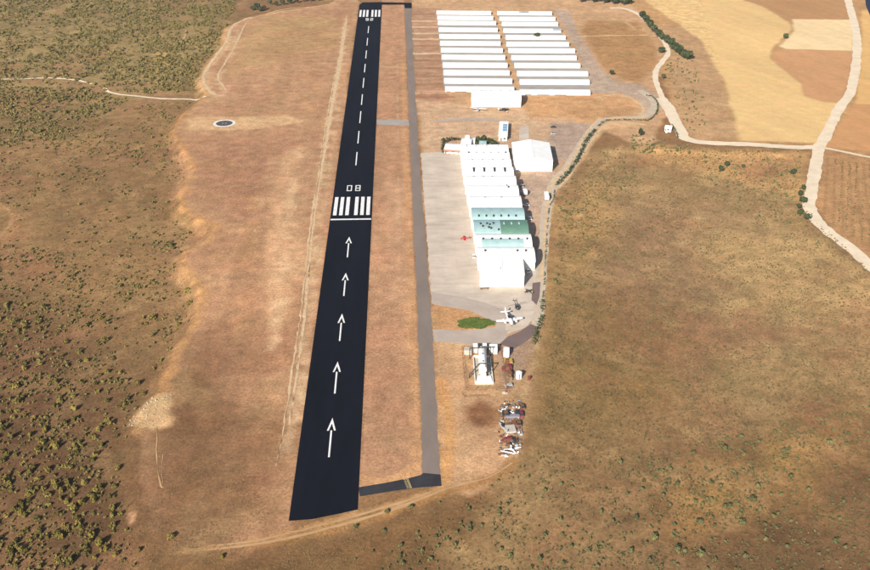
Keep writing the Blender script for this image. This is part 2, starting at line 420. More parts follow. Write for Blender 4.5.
# between runway and taxiway
zone([(358, 505), (382, 0), (404, 0), (423, 478), (400, 482), (360, 490)], (194, 150, 115), 2, 0.5, 0.09, noise=n_run)
zone([(400, 60), (404, 60), (424, 470), (412, 470)], (214, 166, 118), 3, 1.2, 0.08, noise=n_run, k=0.7)
stroke([(362, 480), (385, 483), (418, 470)], 6, (222, 176, 122), 0.6)
stroke([(397, 60), (398, 180), (398, 240), (400, 270)], 1.6, (225, 190, 155), 0.5, rag=1.2, patch=0.5)
# right of the taxiway, around the yards
zone([(411, -8), (640, -8), (650, 20), (668, 60), (655, 80), (668, 110), (650, 150), (600, 130), (570, 180), (553, 200), (545, 260), (543, 330), (530, 400), (520, 455), (470, 495), (442, 490)], (212, 172, 130), 5, 3, 0.10)
zone([(436, 340), (470, 345), (540, 350), (528, 400), (518, 455), (470, 490), (443, 485)], (212, 172, 130), 8, 5, 0.12)
zone([(412, 8), (441, 8), (448, 100), (416, 104)], (190, 150, 118), 3, 1, 0.14, noise=n_row)
for py in (14.5, 21, 27, 33.5, 39, 46, 53.5, 60.5, 68, 76, 84.5):
    stroke([(411, py), (441, py)], 5, (232, 205, 172) if int(py) % 2 else (168, 128, 100), 0.75, rag=1.0)
stroke([(413, 92.5), (446, 92.5)], 8, (222, 172, 140), 0.8)
stroke([(413, 97), (452, 97)], 6, (170, 118, 92), 0.7)
# grey gravel yard beside the hangar rows
zone([(553, 8), (570, 12), (578, 30), (600, 70), (618, 82), (640, 84), (658, 95), (658, 108), (652, 120), (640, 100), (618, 92), (594, 94), (590, 84), (575, 48), (560, 20)], (196, 174, 154), 5, 3, 0.09)
zone([(578, 30), (588, 20), (640, 22), (658, 48), (655, 66), (640, 82), (622, 80), (604, 66)], (188, 146, 98), 8, 5, 0.10)
stroke([(576, 36), (654, 35)], 3, (232, 200, 150), 0.8)
zone([(412, 100), (520, 108), (570, 116), (592, 126), (556, 124), (424, 122)], (218, 182, 146), 8, 5, 0.10, noise=n_row)
zone([(520, 98), (600, 94), (632, 98), (638, 108), (630, 117), (605, 119), (590, 130), (572, 118), (530, 118)], (212, 166, 118), 6, 4, 0.12)
# yard behind the arched hangars
zone([(424, 122), (500, 118), (556, 124), (592, 126), (582, 142), (560, 176), (548, 178), (508, 172), (462, 150), (424, 152)], (214, 180, 146), 6, 4, 0.09, noise=n_row)
zone([(549, 122), (592, 124), (580, 146), (566, 160), (548, 158)], (190, 168, 150), 6, 4, 0.10)
zone([(508, 168), (558, 172), (556, 186), (551, 200), (546, 240), (543, 290), (538, 330), (522, 330), (534, 262), (522, 215)], (204, 178, 156), 4, 2.5, 0.09)
stroke([(556, 178), (566, 172), (586, 147), (598, 133), (612, 125), (640, 124)], 6, (226, 190, 138), 0.9)
stroke([(553, 198), (547, 235), (544, 290), (539, 335), (531, 370), (523, 400)], 2.2, (226, 196, 150), 0.7)
# south yards
zone([(432, 304), (468, 305), (496, 322), (490, 330), (432, 331)], (206, 160, 112), 3, 1.5, 0.08)
zone([(488, 345), (512, 349), (538, 332), (533, 350), (522, 378), (508, 392), (500, 380), (496, 360)], (188, 160, 138), 4, 2.5, 0.08)
zone([(463, 408), (480, 399), (498, 410), (494, 426), (478, 430), (464, 422)], (150, 108, 76), 6, 4, 0.14)
stroke([(446, 395), (470, 392), (500, 394)], 2.5, (222, 180, 130), 0.7)
stroke([(440, 380), (449, 420), (447, 460), (446, 480)], 5, (218, 164, 104), 0.8)
stroke([(250, 545), (330, 530), (400, 508), (450, 490), (500, 476), (515, 462)], 5, (184, 138, 86), 0.9)
stroke([(180, 552), (260, 541), (330, 521), (400, 502), (444, 486)], 2.4, (204, 158, 104), 0.75)
# right: meadow
zone(RIGHT, (174, 144, 99), 16, 8, 0.10, world=True)
zone([(600, 195), (720, 190), (830, 260), (800, 330), (640, 340), (570, 260)], (166, 134, 98), 60, 14, 0.10)
zone([(690, 215), (800, 225), (900, 300), (860, 340), (740, 300)], (192, 160, 110), 50, 14, 0.14)
zone([(560, 280), (680, 300), (680, 400), (560, 440), (530, 420)], (148, 119, 74), 60, 14, 0.10)
zone([(620, 440), (870, 380), (1000, 420), (1000, 640), (560, 640), (540, 520)], (140, 108, 74), 60, 14, 0.12)
zone([(690, 480), (760, 430), (860, 410), (840, 450), (760, 500), (680, 520)], (176, 138, 84), 40, 12, 0.14)
zone([(555, 205), (600, 180), (620, 210), (600, 260), (560, 300), (548, 280)], (186, 150, 98), 30, 10, 0.14)
stroke([(606, 166), (660, 170), (735, 178)], 1.2, (196, 160, 120), 0.6)
stroke([(640, 201), (742, 197)], 1.0, (190, 150, 116), 0.5)
stroke([(598, 170), (610, 158), (622, 146)], 3, (204, 164, 116), 0.7)
zone([(640, 146), (700, 148), (810, 152), (804, 200), (770, 185), (700, 165), (640, 160)], (196, 156, 104), 14, 6, 0.12)
# far right: harvested fields
zone([(620, -12), (880, -12), (1100, 0), (1100, 400), (880, 275), (845, 250), (815, 150), (740, 142), (695, 141), (672, 110), (660, 70), (664, 40)], (200, 158, 108), 6, 4, 0.08)
zone([(636, 20), (700, 30), (724, 81), (740, 139), (692, 139), (672, 100), (668, 60)], (202, 164, 120), 6, 5, 0.09)
zone([(631, -10), (712, -10), (761, 6), (789, 22), (792, 31), (774, 46), (771, 59), (802, 84), (805, 96), (823, 102), (839, 103), (822, 143), (740, 141), (724, 81), (700, 40)], (240, 204, 142), 5, 2, 0.05, noise=n_fld)
zone([(712, -10), (848, -10), (855, 19), (792, 19), (761, 5)], (194, 150, 104), 5, 2, 0.05, noise=n_fld)
zone([(792, 19), (854, 20), (853, 51), (786, 49), (778, 46), (794, 30)], (247, 221, 172), 4, 1.5, 0.04, noise=n_fld)
zone([(786, 49), (853, 51), (845, 96), (838, 103), (823, 101), (805, 96), (802, 84), (771, 59), (776, 51)], (216, 166, 118), 4, 1.5, 0.05, noise=n_fld)
zone([(862, 10), (1000, 20), (1000, 108), (855, 104), (861, 60)], (234, 190, 124), 4, 1.5, 0.05, noise=n_fld)
zone([(854, 105), (1000, 108), (1000, 165), (825, 147)], (216, 164, 112), 4, 1.5, 0.05, noise=n_fld)
zone([(822, 151), (1000, 175), (1000, 400), (870, 258), (826, 222), (814, 200)], (192, 150, 104), 4, 2, 0.07)
for k in range(14):
    stroke([(828 + k * 7, 158 + k), (824 + k * 9.6, 220 + k * 5.5)], 1.4, (158, 124, 84), 0.5, rag=0.6)
stroke([(771, 58), (774, 49), (784, 41), (792, 31)], 3.0, (190, 148, 96), 0.6, rag=2)
# pale bare-earth scars on the left
for pts, wd, k in (([(346, 20), (338, 80), (326, 140), (318, 200)], 3.4, 0.8), ([(318, 200), (312, 250), (306, 310), (297, 390), (287, 450)], 3.2, 0.5),
                   ([(340, 100), (322, 215), (309, 330), (300, 420)], 2.5, 0.45),
                   ([(228, 28), (226, 44), (203, 76), (212, 94), (222, 95)], 6, 0.85), ([(238, 30), (230, 60), (218, 80), (226, 92)], 4, 0.5),
                   ([(330, 4), (274, 13), (244, 20), (230, 30)], 3.5, 0.7)):
    stroke(pts, wd, (230, 198, 156), k, rag=2.6, soft=1.0)
zone([(186, 116), (240, 117), (292, 114), (300, 122), (250, 130), (190, 130)], (226, 182, 130), 8, 4, 0.06, k=0.9)
stroke([(300, 112), (330, 100), (345, 70)], 4, (222, 170, 116), 0.4, rag=3)
for a in range(1, len(EDGE) - 4):
    stroke([EDGE[a], EDGE[a + 1]], 5.0, (206, 158, 104), 0.6, rag=2.5, world=True)
stroke([(236, 330), (240, 280), (250, 240), (255, 200), (262, 170)], 9, (216, 166, 116), 0.5, rag=5, patch=0.5)

zone([(124, 424), (150, 396), (172, 392), (170, 425), (150, 432)], (222, 186, 136), 4, 4, 0.12)
zone([(128, 512), (136, 512), (135, 522), (128, 524)], (222, 176, 136), 2, 1.5, 0.1)
stroke([(-20, 190), (8, 200), (14, 215), (-10, 240)], 3.5, (176, 134, 90), 0.8)
stroke([(-20, 185), (4, 196), (9, 212), (-10, 230)], 1.5, (196, 156, 110), 0.8)
zone([(156, 45), (165, 44), (170, 62), (150, 66)], (206, 170, 104), 6, 5, 0.1, k=0.8)
# patches of straw, olive weeds and bare reddish earth on meadow and slopes
mr = sstep(0, 25, sdist(XX, YY, RIGHT)); ml = sstep(0, 12, sdist(XX, YY, LEFT)); ms = sstep(0, 8, sdist(XX, YY, strip))
pa = fbm(XX, YY, 30, 51, 5); pb = fbm(XX, YY, 14, 52, 5); pc = fbm(XX, YY, 40, 53, 5)
blend((mr * 0.30 + ml * 0.08) * sstep(0.48, 0.68, pa), alb((148, 126, 80)))
blend((mr * 0.38 + ml * 0.25 + ms * 0.30) * sstep(0.50, 0.68, pb), alb((194, 158, 110)))
blend((mr * 0.45 + ml * 0.40 + ms * 0.28) * sstep(0.48, 0.68, pc), alb((164, 118, 88)))
fall = 1 - 0.06 * (1 - sstep(250, 430, YY))          # vignetting put into the soil colour: near ground darkened towards the frame's bottom
COL *= (1 - (1 - fall) * np.maximum(mr, ml) )[..., None]
zone([(186, 116), (240, 117), (292, 114), (304, 121), (250, 130), (190, 130)], (224, 186, 140), 6, 3, 0.06, k=0.9)
zone([(268, 160), (314, 140), (302, 285), (276, 330), (262, 250)], (216, 174, 132), 14, 8, 0.16, noise=n_run, k=0.75)
stroke([(296, 150), (290, 200), (284, 250), (280, 300), (272, 350)], 6, (230, 192, 150), 0.7, rag=4, patch=0.52)
zone([(385, 180), (402, 180), (408, 300), (392, 300)], (206, 164, 128), 6, 3, 0.10, noise=n_run, k=0.6)
GRIT = np.ones(XX.shape)
for pz in ([(700, -10), (860, -10), (845, 100), (822, 143), (740, 141), (724, 81)], [(862, 10), (1000, 20), (1000, 165), (825, 147), (855, 104)]):
    GRIT = np.where(inside(XX, YY, GL(pz)), 0.35, GRIT)
# broad, gentle unevenness of the soil everywhere
COL *= (0.90 + 0.20 * n_big)[..., None]
COL *= (1 + GRIT * (0.32 * n_sm - 0.16))[..., None]

ny, nx = XX.shape
gm = bpy.data.meshes.new('ground')
gm.vertices.add(nx * ny)
gm.vertices.foreach_set('co', np.stack([XX, YY, ZZ], -1).astype(np.float32).ravel())
idx = np.arange(nx * ny).reshape(ny, nx)
q = np.stack([idx[:-1, :-1], idx[:-1, 1:], idx[1:, 1:], idx[1:, :-1]], -1).reshape(-1)
gm.loops.add(len(q)); gm.loops.foreach_set('vertex_index', q.astype(np.int32))
gm.polygons.add(len(q) // 4); gm.polygons.foreach_set('loop_start', np.arange(0, len(q), 4, dtype=np.int32))
gm.polygons.foreach_set('use_smooth', np.ones(len(q) // 4, bool))
gm.update(calc_edges=True)
ca = gm.attributes.new('soil', 'FLOAT_COLOR', 'POINT')
ca.data.foreach_set('color', np.concatenate([np.clip(COL, 0, 0.9), GRIT[..., None]], -1).astype(np.float32).ravel())
gm.materials.append(M['ground'])
ground = link('ground', gm); ground['kind'] = 'structure'

# ------------------------------------------------------------------ runway, taxiway, pavements
xl = G(330.2, 219)[0]; xr = G(371.9, 219)[0]
RX0, RX1 = (G(288.6, 519)[0] + xl + G(359, 8)[0]) / 3, (G(358, 507)[0] + xr + G(381.7, 8)[0]) / 3
RC = (RX0 + RX1) / 2; RW = RX1 - RX0
yA = G(288.4, 521)[1]; yA2 = G(357.7, 509.5)[1]; yZ = G(370, 2.2)[1]
runway = sheet('runway', [(RX0, yA), (RX0 + 8, yA + 0.6), (RX0 + 17, yA + 3), (RX1, yA2), (RX1, yZ), (RX0 + 3, yZ), (RX0, yZ - 12)], 0.05, M['asphalt_new'])
MZ = 0.056
def mark(name, pts, z=MZ, m='white_paint', parent=runway):
    return sheet(name, pts, z, M[m], None, 0.003, parent)
def rect(x0, x1, y0, y1): return [(x0, y0), (x1, y0), (x1, y1), (x0, y1)]
ty = G(351, 219.3)[1]
mark('threshold_bar', rect(RX0 + 0.3, RX1 - 0.3, ty - 0.9, ty + 0.9))
for y0, y1 in ((G(350, 215.2)[1], G(350, 197)[1]), (G(370, 16.8)[1], G(370, 10)[1])):
    for sgn in (-1, 1):
        for k in range(3):
            cx = RC + sgn * (2.55 + k * 3.5)
            mark('threshold_stripe', rect(cx - 1.02, cx + 1.02, y0, y1))
SEG = {'0': 'abcdef', '8': 'abcdefg', '2': 'abged', '6': 'afgedc'}
def digit(ch, cx, y0, w_, h_, flip, th):
    mb = MB(); s = th
    x0, x1 = cx - w_ / 2, cx + w_ / 2; y1 = y0 + h_; ym = (y0 + y1) / 2; tv = th * h_ / w_ * 0.62
    segs = {'a': (x0, x1, y1 - tv, y1), 'd': (x0, x1, y0, y0 + tv), 'g': (x0, x1, ym - tv / 2, ym + tv / 2),
            'f': (x0, x0 + s, ym, y1), 'b': (x1 - s, x1, ym, y1), 'e': (x0, x0 + s, y0, ym), 'c': (x1 - s, x1, y0, ym)}
    for i, c in enumerate(SEG[ch]):
        a = segs[c]
        if flip: a = (2 * cx - a[1], 2 * cx - a[0], 2 * ym - a[3], 2 * ym - a[2])
        mb.box(a[0], a[1], a[2], a[3], MZ - 0.003, MZ + 0.0004 * i)
    mb.build('runway_digit', M['white_paint'], runway)
ya, yb = G(355, 191)[1], G(355, 185.3)[1]
digit('0', RC - 2.6, ya, 3.1, yb - ya, False, 0.58); digit('8', RC + 2.55, ya, 3.1, yb - ya, False, 0.58)
ya, yb = G(369, 20.7)[1], G(369, 18.2)[1]
digit('6', RC - 2.2, ya, 2.9, yb - ya, True, 0.85); digit('2', RC + 2.3, ya, 2.9, yb - ya, True, 0.85)
for a, b in ((165.2, 152), (143.4, 131), (123, 111.2), (104.8, 94.3), (87.7, 78), (72.3, 64), (58.5, 50.5), (45.5, 38), (33.1, 26.2)):
    mark('centreline_dash', rect(RC - 0.36, RC + 0.36, G(365, a)[1], G(365, b)[1]))
for (tip, neck, tail) in (((349, 237), 243.5, 257.5), ((345.5, 273), 280.5, 296), ((341, 313.7), 323, 341), ((336.5, 361.5), 372, 393.5), ((331, 417.8), 430.5, 457)):
    yt, yn, yb = (G(340, v)[1] for v in (tip[1], neck, tail))
    mb = MB(); hw = 1.75; t = 0.72
    mb.slab([(RC, yt), (RC - hw, yn), (RC - hw + t, yn), (RC, yt - (yt - yn) * 0.45), (RC + hw - t, yn), (RC + hw, yn)], MZ - 0.003, MZ)
    mb.slab([(RC - 0.34, yb), (RC + 0.34, yb), (RC + 0.34, yn + 0.1), (RC - 0.34, yn + 0.1)], MZ - 0.003, MZ)
    mb.build('displaced_threshold_arrow', M['white_paint'], runway)

def ragged(pts, step=2.0, amp=0.35, seed=1):
    out = []; n = len(pts); g_ = random.Random(seed)
    for i in range(n):
        A = np.array(pts[i]); B = np.array(pts[(i + 1) % n]); Ls = np.linalg.norm(B - A); k = max(1, int(Ls / step)); nn = np.array([-(B - A)[1], (B - A)[0]]) / (Ls + 1e-9)
        for j in range(k):
            p_ = A + (B - A) * j / k
            if j: p_ = p_ + nn * amp * 2 * (float(vnoise(np.array([p_[0] / 3.0]), np.array([p_[1] / 3.0]), seed)[0]) - 0.5) + nn * g_.uniform(-0.3, 0.3) * amp
            out.append(tuple(p_))
    return out
# parallel taxiway
tl = [(404.6, 8), (407.2, 60), (411.5, 180), (416.8, 300), (420.5, 400), (422.5, 476)]
tr = [(411.2, 8), (413.4, 60), (420.6, 180), (430.3, 300), (436.2, 400), (439.8, 476)]
sheet('taxiway', ragged(GL(tl) + GL(tr)[::-1], 2.0, 0.45), 0.032, M['asphalt_old'])
near_exit = sheet('runway_exit_near', GL([(358, 487.5), (385, 483), (408, 478.4), (421, 475), (423, 473), (440.6, 474.6), (441.6, 486), (420, 487.5), (395, 490.8), (360, 496.5)]), 0.04, M['asphalt_patch'])
bars = MB()
a = np.array(G(405.7, 478.8)); b = np.array(G(409.6, 488.6)); d = b - a; Ld = np.linalg.norm(d); d /= Ld; nrm = np.array([-d[1], d[0]])
def strip_poly(o, s0, s1, t0, t1): return [tuple(o + d * s0 + nrm * t0), tuple(o + d * s1 + nrm * t0), tuple(o + d * s1 + nrm * t1), tuple(o + d * s0 + nrm * t1)]
bars.slab(strip_poly(a, 0, Ld, 0.15, 0.45), 0.041, 0.045); bars.slab(strip_poly(a, 0, Ld, 0.6, 0.9), 0.041, 0.045)
for k in range(6): bars.slab(strip_poly(a, Ld * (k + 0.1) / 6, Ld * (k + 0.55) / 6, -0.9, -0.15), 0.041, 0.045)
bars.build('hold_line', M['yellow_paint'], near_exit)
fx = sheet('runway_exit_far', GL([(378, 2.0), (411.8, 2.8), (411.8, 8.2), (404.8, 8.2), (404.2, 4.6), (381, 4.8)]), 0.04, M['asphalt_new'])
mid_exit = sheet('runway_exit_middle', GL([(376.6, 119.6), (408.5, 120.2), (409.5, 125.6), (377, 124.6)]), 0.036, M['lane'])
sheet('runway_exit_apron_side', GL([(379.8, 65.8), (407, 67.0), (407.2, 68.4), (379.6, 67.4)]), 0.03, M['track'])
mb = MB()
a = np.array(G(402.5, 120.6)); b = np.array(G(403.2, 125.1)); d = b - a; Ld = np.linalg.norm(d); d /= Ld; nrm = np.array([-d[1], d[0]])
mb.slab(strip_poly(a, 0, Ld, 0, 0.45), 0.037, 0.041); mb.build('hold_line', M['yellow_paint'], mid_exit)
sheet('apron', ragged(GL([(420.8, 153), (440, 152), (462, 152), (506, 150), (513, 172), (530, 240), (536, 262), (541, 295), (536, 316), (526, 327), (506, 334), (498, 322), (468, 304), (431, 292)]), 2.0, 0.5), 0.024, M['concrete'])
sheet('apron_lane', ragged(GL([(430.8, 291.5), (462, 297), (485, 302.5), (503, 309), (508, 318), (504, 333), (498, 337), (494, 322), (472, 311.5), (431.5, 303.5)]), 2.0, 0.5), 0.028, M['taxi_grey'])
sheet('south_lane', ragged(GL([(432.8, 329.5), (470, 330.5), (494, 327), (508, 331), (503, 343.5), (470, 344.5), (434, 341)]), 2.0, 0.5), 0.03, M['taxi_grey'])
sheet('asphalt_patch', GL([(499, 344.5), (508, 336.5), (520, 331.5), (531, 324), (537.5, 327), (533, 336), (524, 343), (513, 349.5), (506, 346)]), 0.034, M['yard_dark'])
sheet('asphalt_patch', GL([(532.5, 283), (540.5, 282), (539.5, 297), (536.5, 305), (531.5, 300)]), 0.034, M['yard_dark'])
sheet('concrete_pad', GL([(519.5, 126.5), (528.5, 126), (529, 140), (519, 140)]), 0.03, M['concrete'])

# helipad: dark disc in a white ring
hx, hy = G(224.3, 123.3)
heli = link('helipad', None, None, (hx, hy, 0)); heli['kind'] = 'structure'
def disc(r0, r1, z, name, m):
    mb = MB(); n = 48
    vs = []; 
    for r in (r0, r1):
        for i in range(n): vs.append((r * math.cos(2 * math.pi * i / n), r * math.sin(2 * math.pi * i / n), z))
    mb.add(vs, [(i, (i + 1) % n, n + (i + 1) % n, n + i)[::-1] for i in range(n)]); mb.build(name, m, heli)
disc(0.01, 5.9, 0.05, 'landing_disc', M['yard_dark'] if False else mat('dark_disc', tuple(alb((92, 82, 82))), 0.9, 0.15, 0.3))
disc(5.92, 8.0, 0.055, 'white_ring', mat('worn_ring_paint', (0.60, 0.58, 0.55), 0.9, 0.25, 0.5))
mb = MB(); mb.box(-1.6, -1.0, -2, 2, 0.052, 0.06); mb.box(1.0, 1.6, -2, 2, 0.052, 0.06); mb.box(-1.0, 1.0, -0.3, 0.3, 0.052, 0.06); mb.build('letter', mat('faded_paint', (0.2, 0.19, 0.19), 0.9, 0.2, 1), heli)

# gravel roads and tracks
ribbon('gravel_road', [(1000, 360), (885, 277), (870, 265.5), (848, 246), (824, 228), (810, 208), (813, 183), (819, 148), (823, 141), (839, 109), (852, 87), (857, 40), (848, 0), (844, -14)], 7.5, 0.03, M['gravel'], 0.7)
ribbon('gravel_road', [(819, 147), (790, 147), (755, 144.5), (693, 141), (679, 128), (667, 106), (660, 98)], [7.5, 7.5, 8, 9, 9], 0.022, M['gravel'], 0.7)
ribbon('gravel_road', [(666, 105), (657, 85), (656, 71), (662, 62), (668, 53), (664, 42), (655, 30), (643, 18), (634, 12), (622, 8), (610, 8)], 4.6, 0.026, M['gravel'], 0.6)
ribbon('farm_track', [(820, 147), (850, 153), (880, 159), (960, 172)], 3, 0.024, M['gravel'], 0.4)
ribbon('service_road', [(640, 90), (650, 97), (654.5, 105), (651, 113), (638, 117.2), (620, 118), (604, 120), (593, 127.5), (584, 141), (575, 155), (565, 170), (555, 182), (549.5, 195), (546, 215), (543, 245), (541, 280), (538.5, 310), (535, 330)], [5.5, 6, 6, 6, 6, 5.5, 5], 0.012, mat('service_road_dust', tuple(alb((212, 194, 172))), 1.0, 0.15, 0.15, spec=0.05), 0.7)
ribbon('farm_track', [(478, -8), (520, 0), (554, 4), (580, 9), (600, 14), (622, 20), (636, 30)], 4, 0.026, M['track'], 0.5)
ribbon('hill_track', [GT(p[0], p[1])[:2] for p in ((-15, 80), (20, 79), (50, 78), (75, 80), (92, 84))], 2.6, 0.16, M['gravel'], 0.5, world=True)
ribbon('hill_track', [GT(p[0], p[1])[:2] for p in ((104, 88), (112, 93), (135, 96), (165, 99), (190, 99.5), (206, 97))], 2.4, 0.16, M['gravel'], 0.5, world=True)
ribbon('hill_track', [GT(p[0], p[1])[:2] for p in ((186, 30), (184, 38), (176, 44), (166, 47))], 2.2, 0.16, M['track'], 0.5, world=True)
sheet('pond', GL([(864.5, -6), (866, 6), (872, 20), (1000, 30), (1000, -8)]), 0.03, M['navy'])
M['pale_track'] = mat('pale_track', tuple(alb((226, 194, 154))), 1.0, 0.22, 0.3, spec=0.05)
RT = [(347, 15), (340, 60), (331, 112), (323.5, 160), (316, 206), (309.5, 262), (303, 322), (296.5, 374), (289, 425), (281, 466)]
for a, b, off, wd in ((0, 8, 0, [0.6, 2.6, 3.2, 2.8, 2.0, 1.2, 1.0, 0.6, 0.1]), (3, 6, 3.0, [0.2, 1.2, 0.8, 0.2]), (5, 8, -0.8, [0.1, 0.7, 0.9, 0.4, 0.1]), (1, 3, 4.0, [0.2, 1.0, 0.15]), (6, 9, 3.6, [0.15, 0.9, 0.5, 0.1])):
    ribbon('wheel_track', [(p[0] - off * (p[1] + 248) / 500.0, p[1]) for p in RT[a:b + 1]], wd, 0.02, M['pale_track'], 0.55)
ribbon('runway_end_track', [(170, 553), (250, 545.5), (330, 528), (400, 507), (446, 489), (490, 477), (512, 463)], [0.2, 1.3, 1.0, 1.4, 1.2, 0.2], 0.02, M['track'], 0.4)
ribbon('runway_end_track', [(190, 548), (255, 541), (330, 522.5), (400, 503), (446, 486.5), (470, 482)], [0.15, 1.0, 0.7, 1.2, 0.9, 0.15], 0.02, M['track'], 0.4)
ribbon('edge_track', [GT(*p)[:2] for p in ((336, 3), (300, 7.5), (270, 12.5), (246, 19), (232, 27), (226, 42), (212, 62), (203, 77), (209, 90), (216, 95))], [1.6, 2.6, 2.6, 2.6], 0.05, M['pale_track'], 0.8, world=True)
ribbon('edge_track', [(246, 23), (240, 35), (233, 50), (222, 68), (218, 78), (226, 90)], 1.5, 0.03, M['pale_track'], 0.6)
ribbon('service_track', [(640, 123.5), (618, 122.5), (606, 125), (597, 133), (589, 143), (581, 157), (573, 170), (565, 180), (557, 188)], 2.6, 0.03, M['pale_track'], 0.6)
ribbon('service_track', [(600, 118), (592, 126), (584, 139), (576, 153), (567, 167), (558, 177), (550, 190), (546.5, 215), (543.5, 250), (541.5, 280)], 1.8, 0.03, M['pale_track'], 0.6)
ribbon('service_track', [(594, 98), (612, 95), (630, 98), (641, 105), (643, 112), (637, 117.5), (620, 118.4), (606, 119)], 2.2, 0.03, M['pale_track'], 0.6)
ribbon('wheel_track', [GT(*p)[:2] for p in ((157, 428), (156.5, 450), (158, 472), (161, 487), (164, 487.5))], [0.2, 0.7, 0.5, 0.8, 0.2], 0.03, M['track'], 0.4, world=True)
ribbon('wheel_track', [GT(*p)[:2] for p in ((163, 455), (161.5, 470), (163, 484))], [0.1, 0.5, 0.1], 0.03, M['track'], 0.3, world=True)
ribbon('perimeter_track', [(438, 121), (470, 119), (500, 121)], 5, 0.02, M['taxi_grey'], 0.8)

# ------------------------------------------------------------------ buildings
ORD = ['front', 'second', 'third', 'fourth', 'fifth', 'sixth', 'seventh', 'eighth', 'ninth', 'tenth', 'eleventh', 'rearmost']
def arc_profile(D, eave, crown, n=12):
    # flattened vault: springs from the eaves, round on top
    return [(D * (0.5 - 0.5 * math.cos(math.pi * i / n)), eave + (crown - eave) * math.sin(math.pi * i / n) ** 0.85) for i in range(n + 1)]
def gable_profile(D, eave, ridge): return [(0, eave), (D / 2, ridge), (D, eave)]
def prof_z(prof, v):
    for (a, za), (b, zb) in zip(prof, prof[1:]):
        if a <= v <= b: return za + (zb - za) * (v - a) / (b - a + 1e-9)
    return prof[-1][1]
def roof_shell(prof, x0, x1, over, th, lift=0.0, sub=1):
    top = [(v, z + th + lift) for v, z in prof]; bot = [(v, z + 0.02 + lift) for v, z in prof]
    # push eaves outwards
    (v0, z0), (v1, z1) = top[0], top[1]; s = (z1 - z0) / max(0.3, (v1 - v0)); s = min(s, 1.0)
    top = [(v0 - over, z0 - over * s)] + top + [(top[-1][0] + over, top[-1][1] - over * s)]
    bot = [(bot[0][0] - over, bot[0][1] - over * s)] + bot + [(bot[-1][0] + over, bot[-1][1] - over * s)]
    mb = MB(); ring = top + bot[::-1]; n = len(ring)
    xs = [x0 + (x1 - x0) * i / sub for i in range(sub + 1)]
    for x in xs: mb.v += [(x, v, z) for v, z in ring]
    for k in range(sub):
        for i in range(n):
            mb.f.append((k * n + i, k * n + (i + 1) % n, (k + 1) * n + (i + 1) % n, (k + 1) * n + i)[::-1])
    m2 = len(top)
    for e, flip in ((0, True), (sub, False)):
        for i in range(m2 - 1):
            f = (e * n + i, e * n + i + 1, e * n + n - 2 - i, e * n + n - 1 - i)
            mb.f.append(f if flip else f[::-1])
    return mb
def wall_shell(prof, L):
    D = prof[-1][0]; ring = [(0, 0)] + prof + [(D, 0)]; n = len(ring)
    mb = MB()
    for x in (0, L): mb.v += [(x, v, z) for v, z in ring]
    mb.f += [tuple(range(n)), tuple(range(2 * n - 1, n - 1, -1))]
    mb.f += [(i + 1, i, n + i, n + i + 1) for i in (0, n - 2)]
    return mb
def frame_from(p, q):
    dx, dy = q[0] - p[0], q[1] - p[1]; return math.atan2(dy, dx), math.hypot(dx, dy)
def hangar(name, label, cat, p, q, D, prof, group=None, roof_m='roof_white', wall_m='wall_white', over=0.25, th=0.12):
    """p, q = ground points of the near long side; the building runs D metres back from it."""
    ang, L = frame_from(p, q)
    t = thing(name, label, cat, (p[0], p[1], 0), ang, group)
    wall_shell(prof, L).build('wall', M[wall_m], t)
    if roof_m: roof_shell(prof, -0.2, L + 0.2, over, th).build('roof', M[roof_m], t)
    return t, L
def panel_mesh(w_, h_, t_=0.06):
    mb = MB(); mb.box(0, w_, -t_, 0, 0, h_)
    n = max(1, int(w_ / 1.6))
    for k in range(n + 1): mb.box(w_ * k / n - 0.04, w_ * k / n + 0.04, -t_ - 0.05, -t_, 0, h_)
    return mb

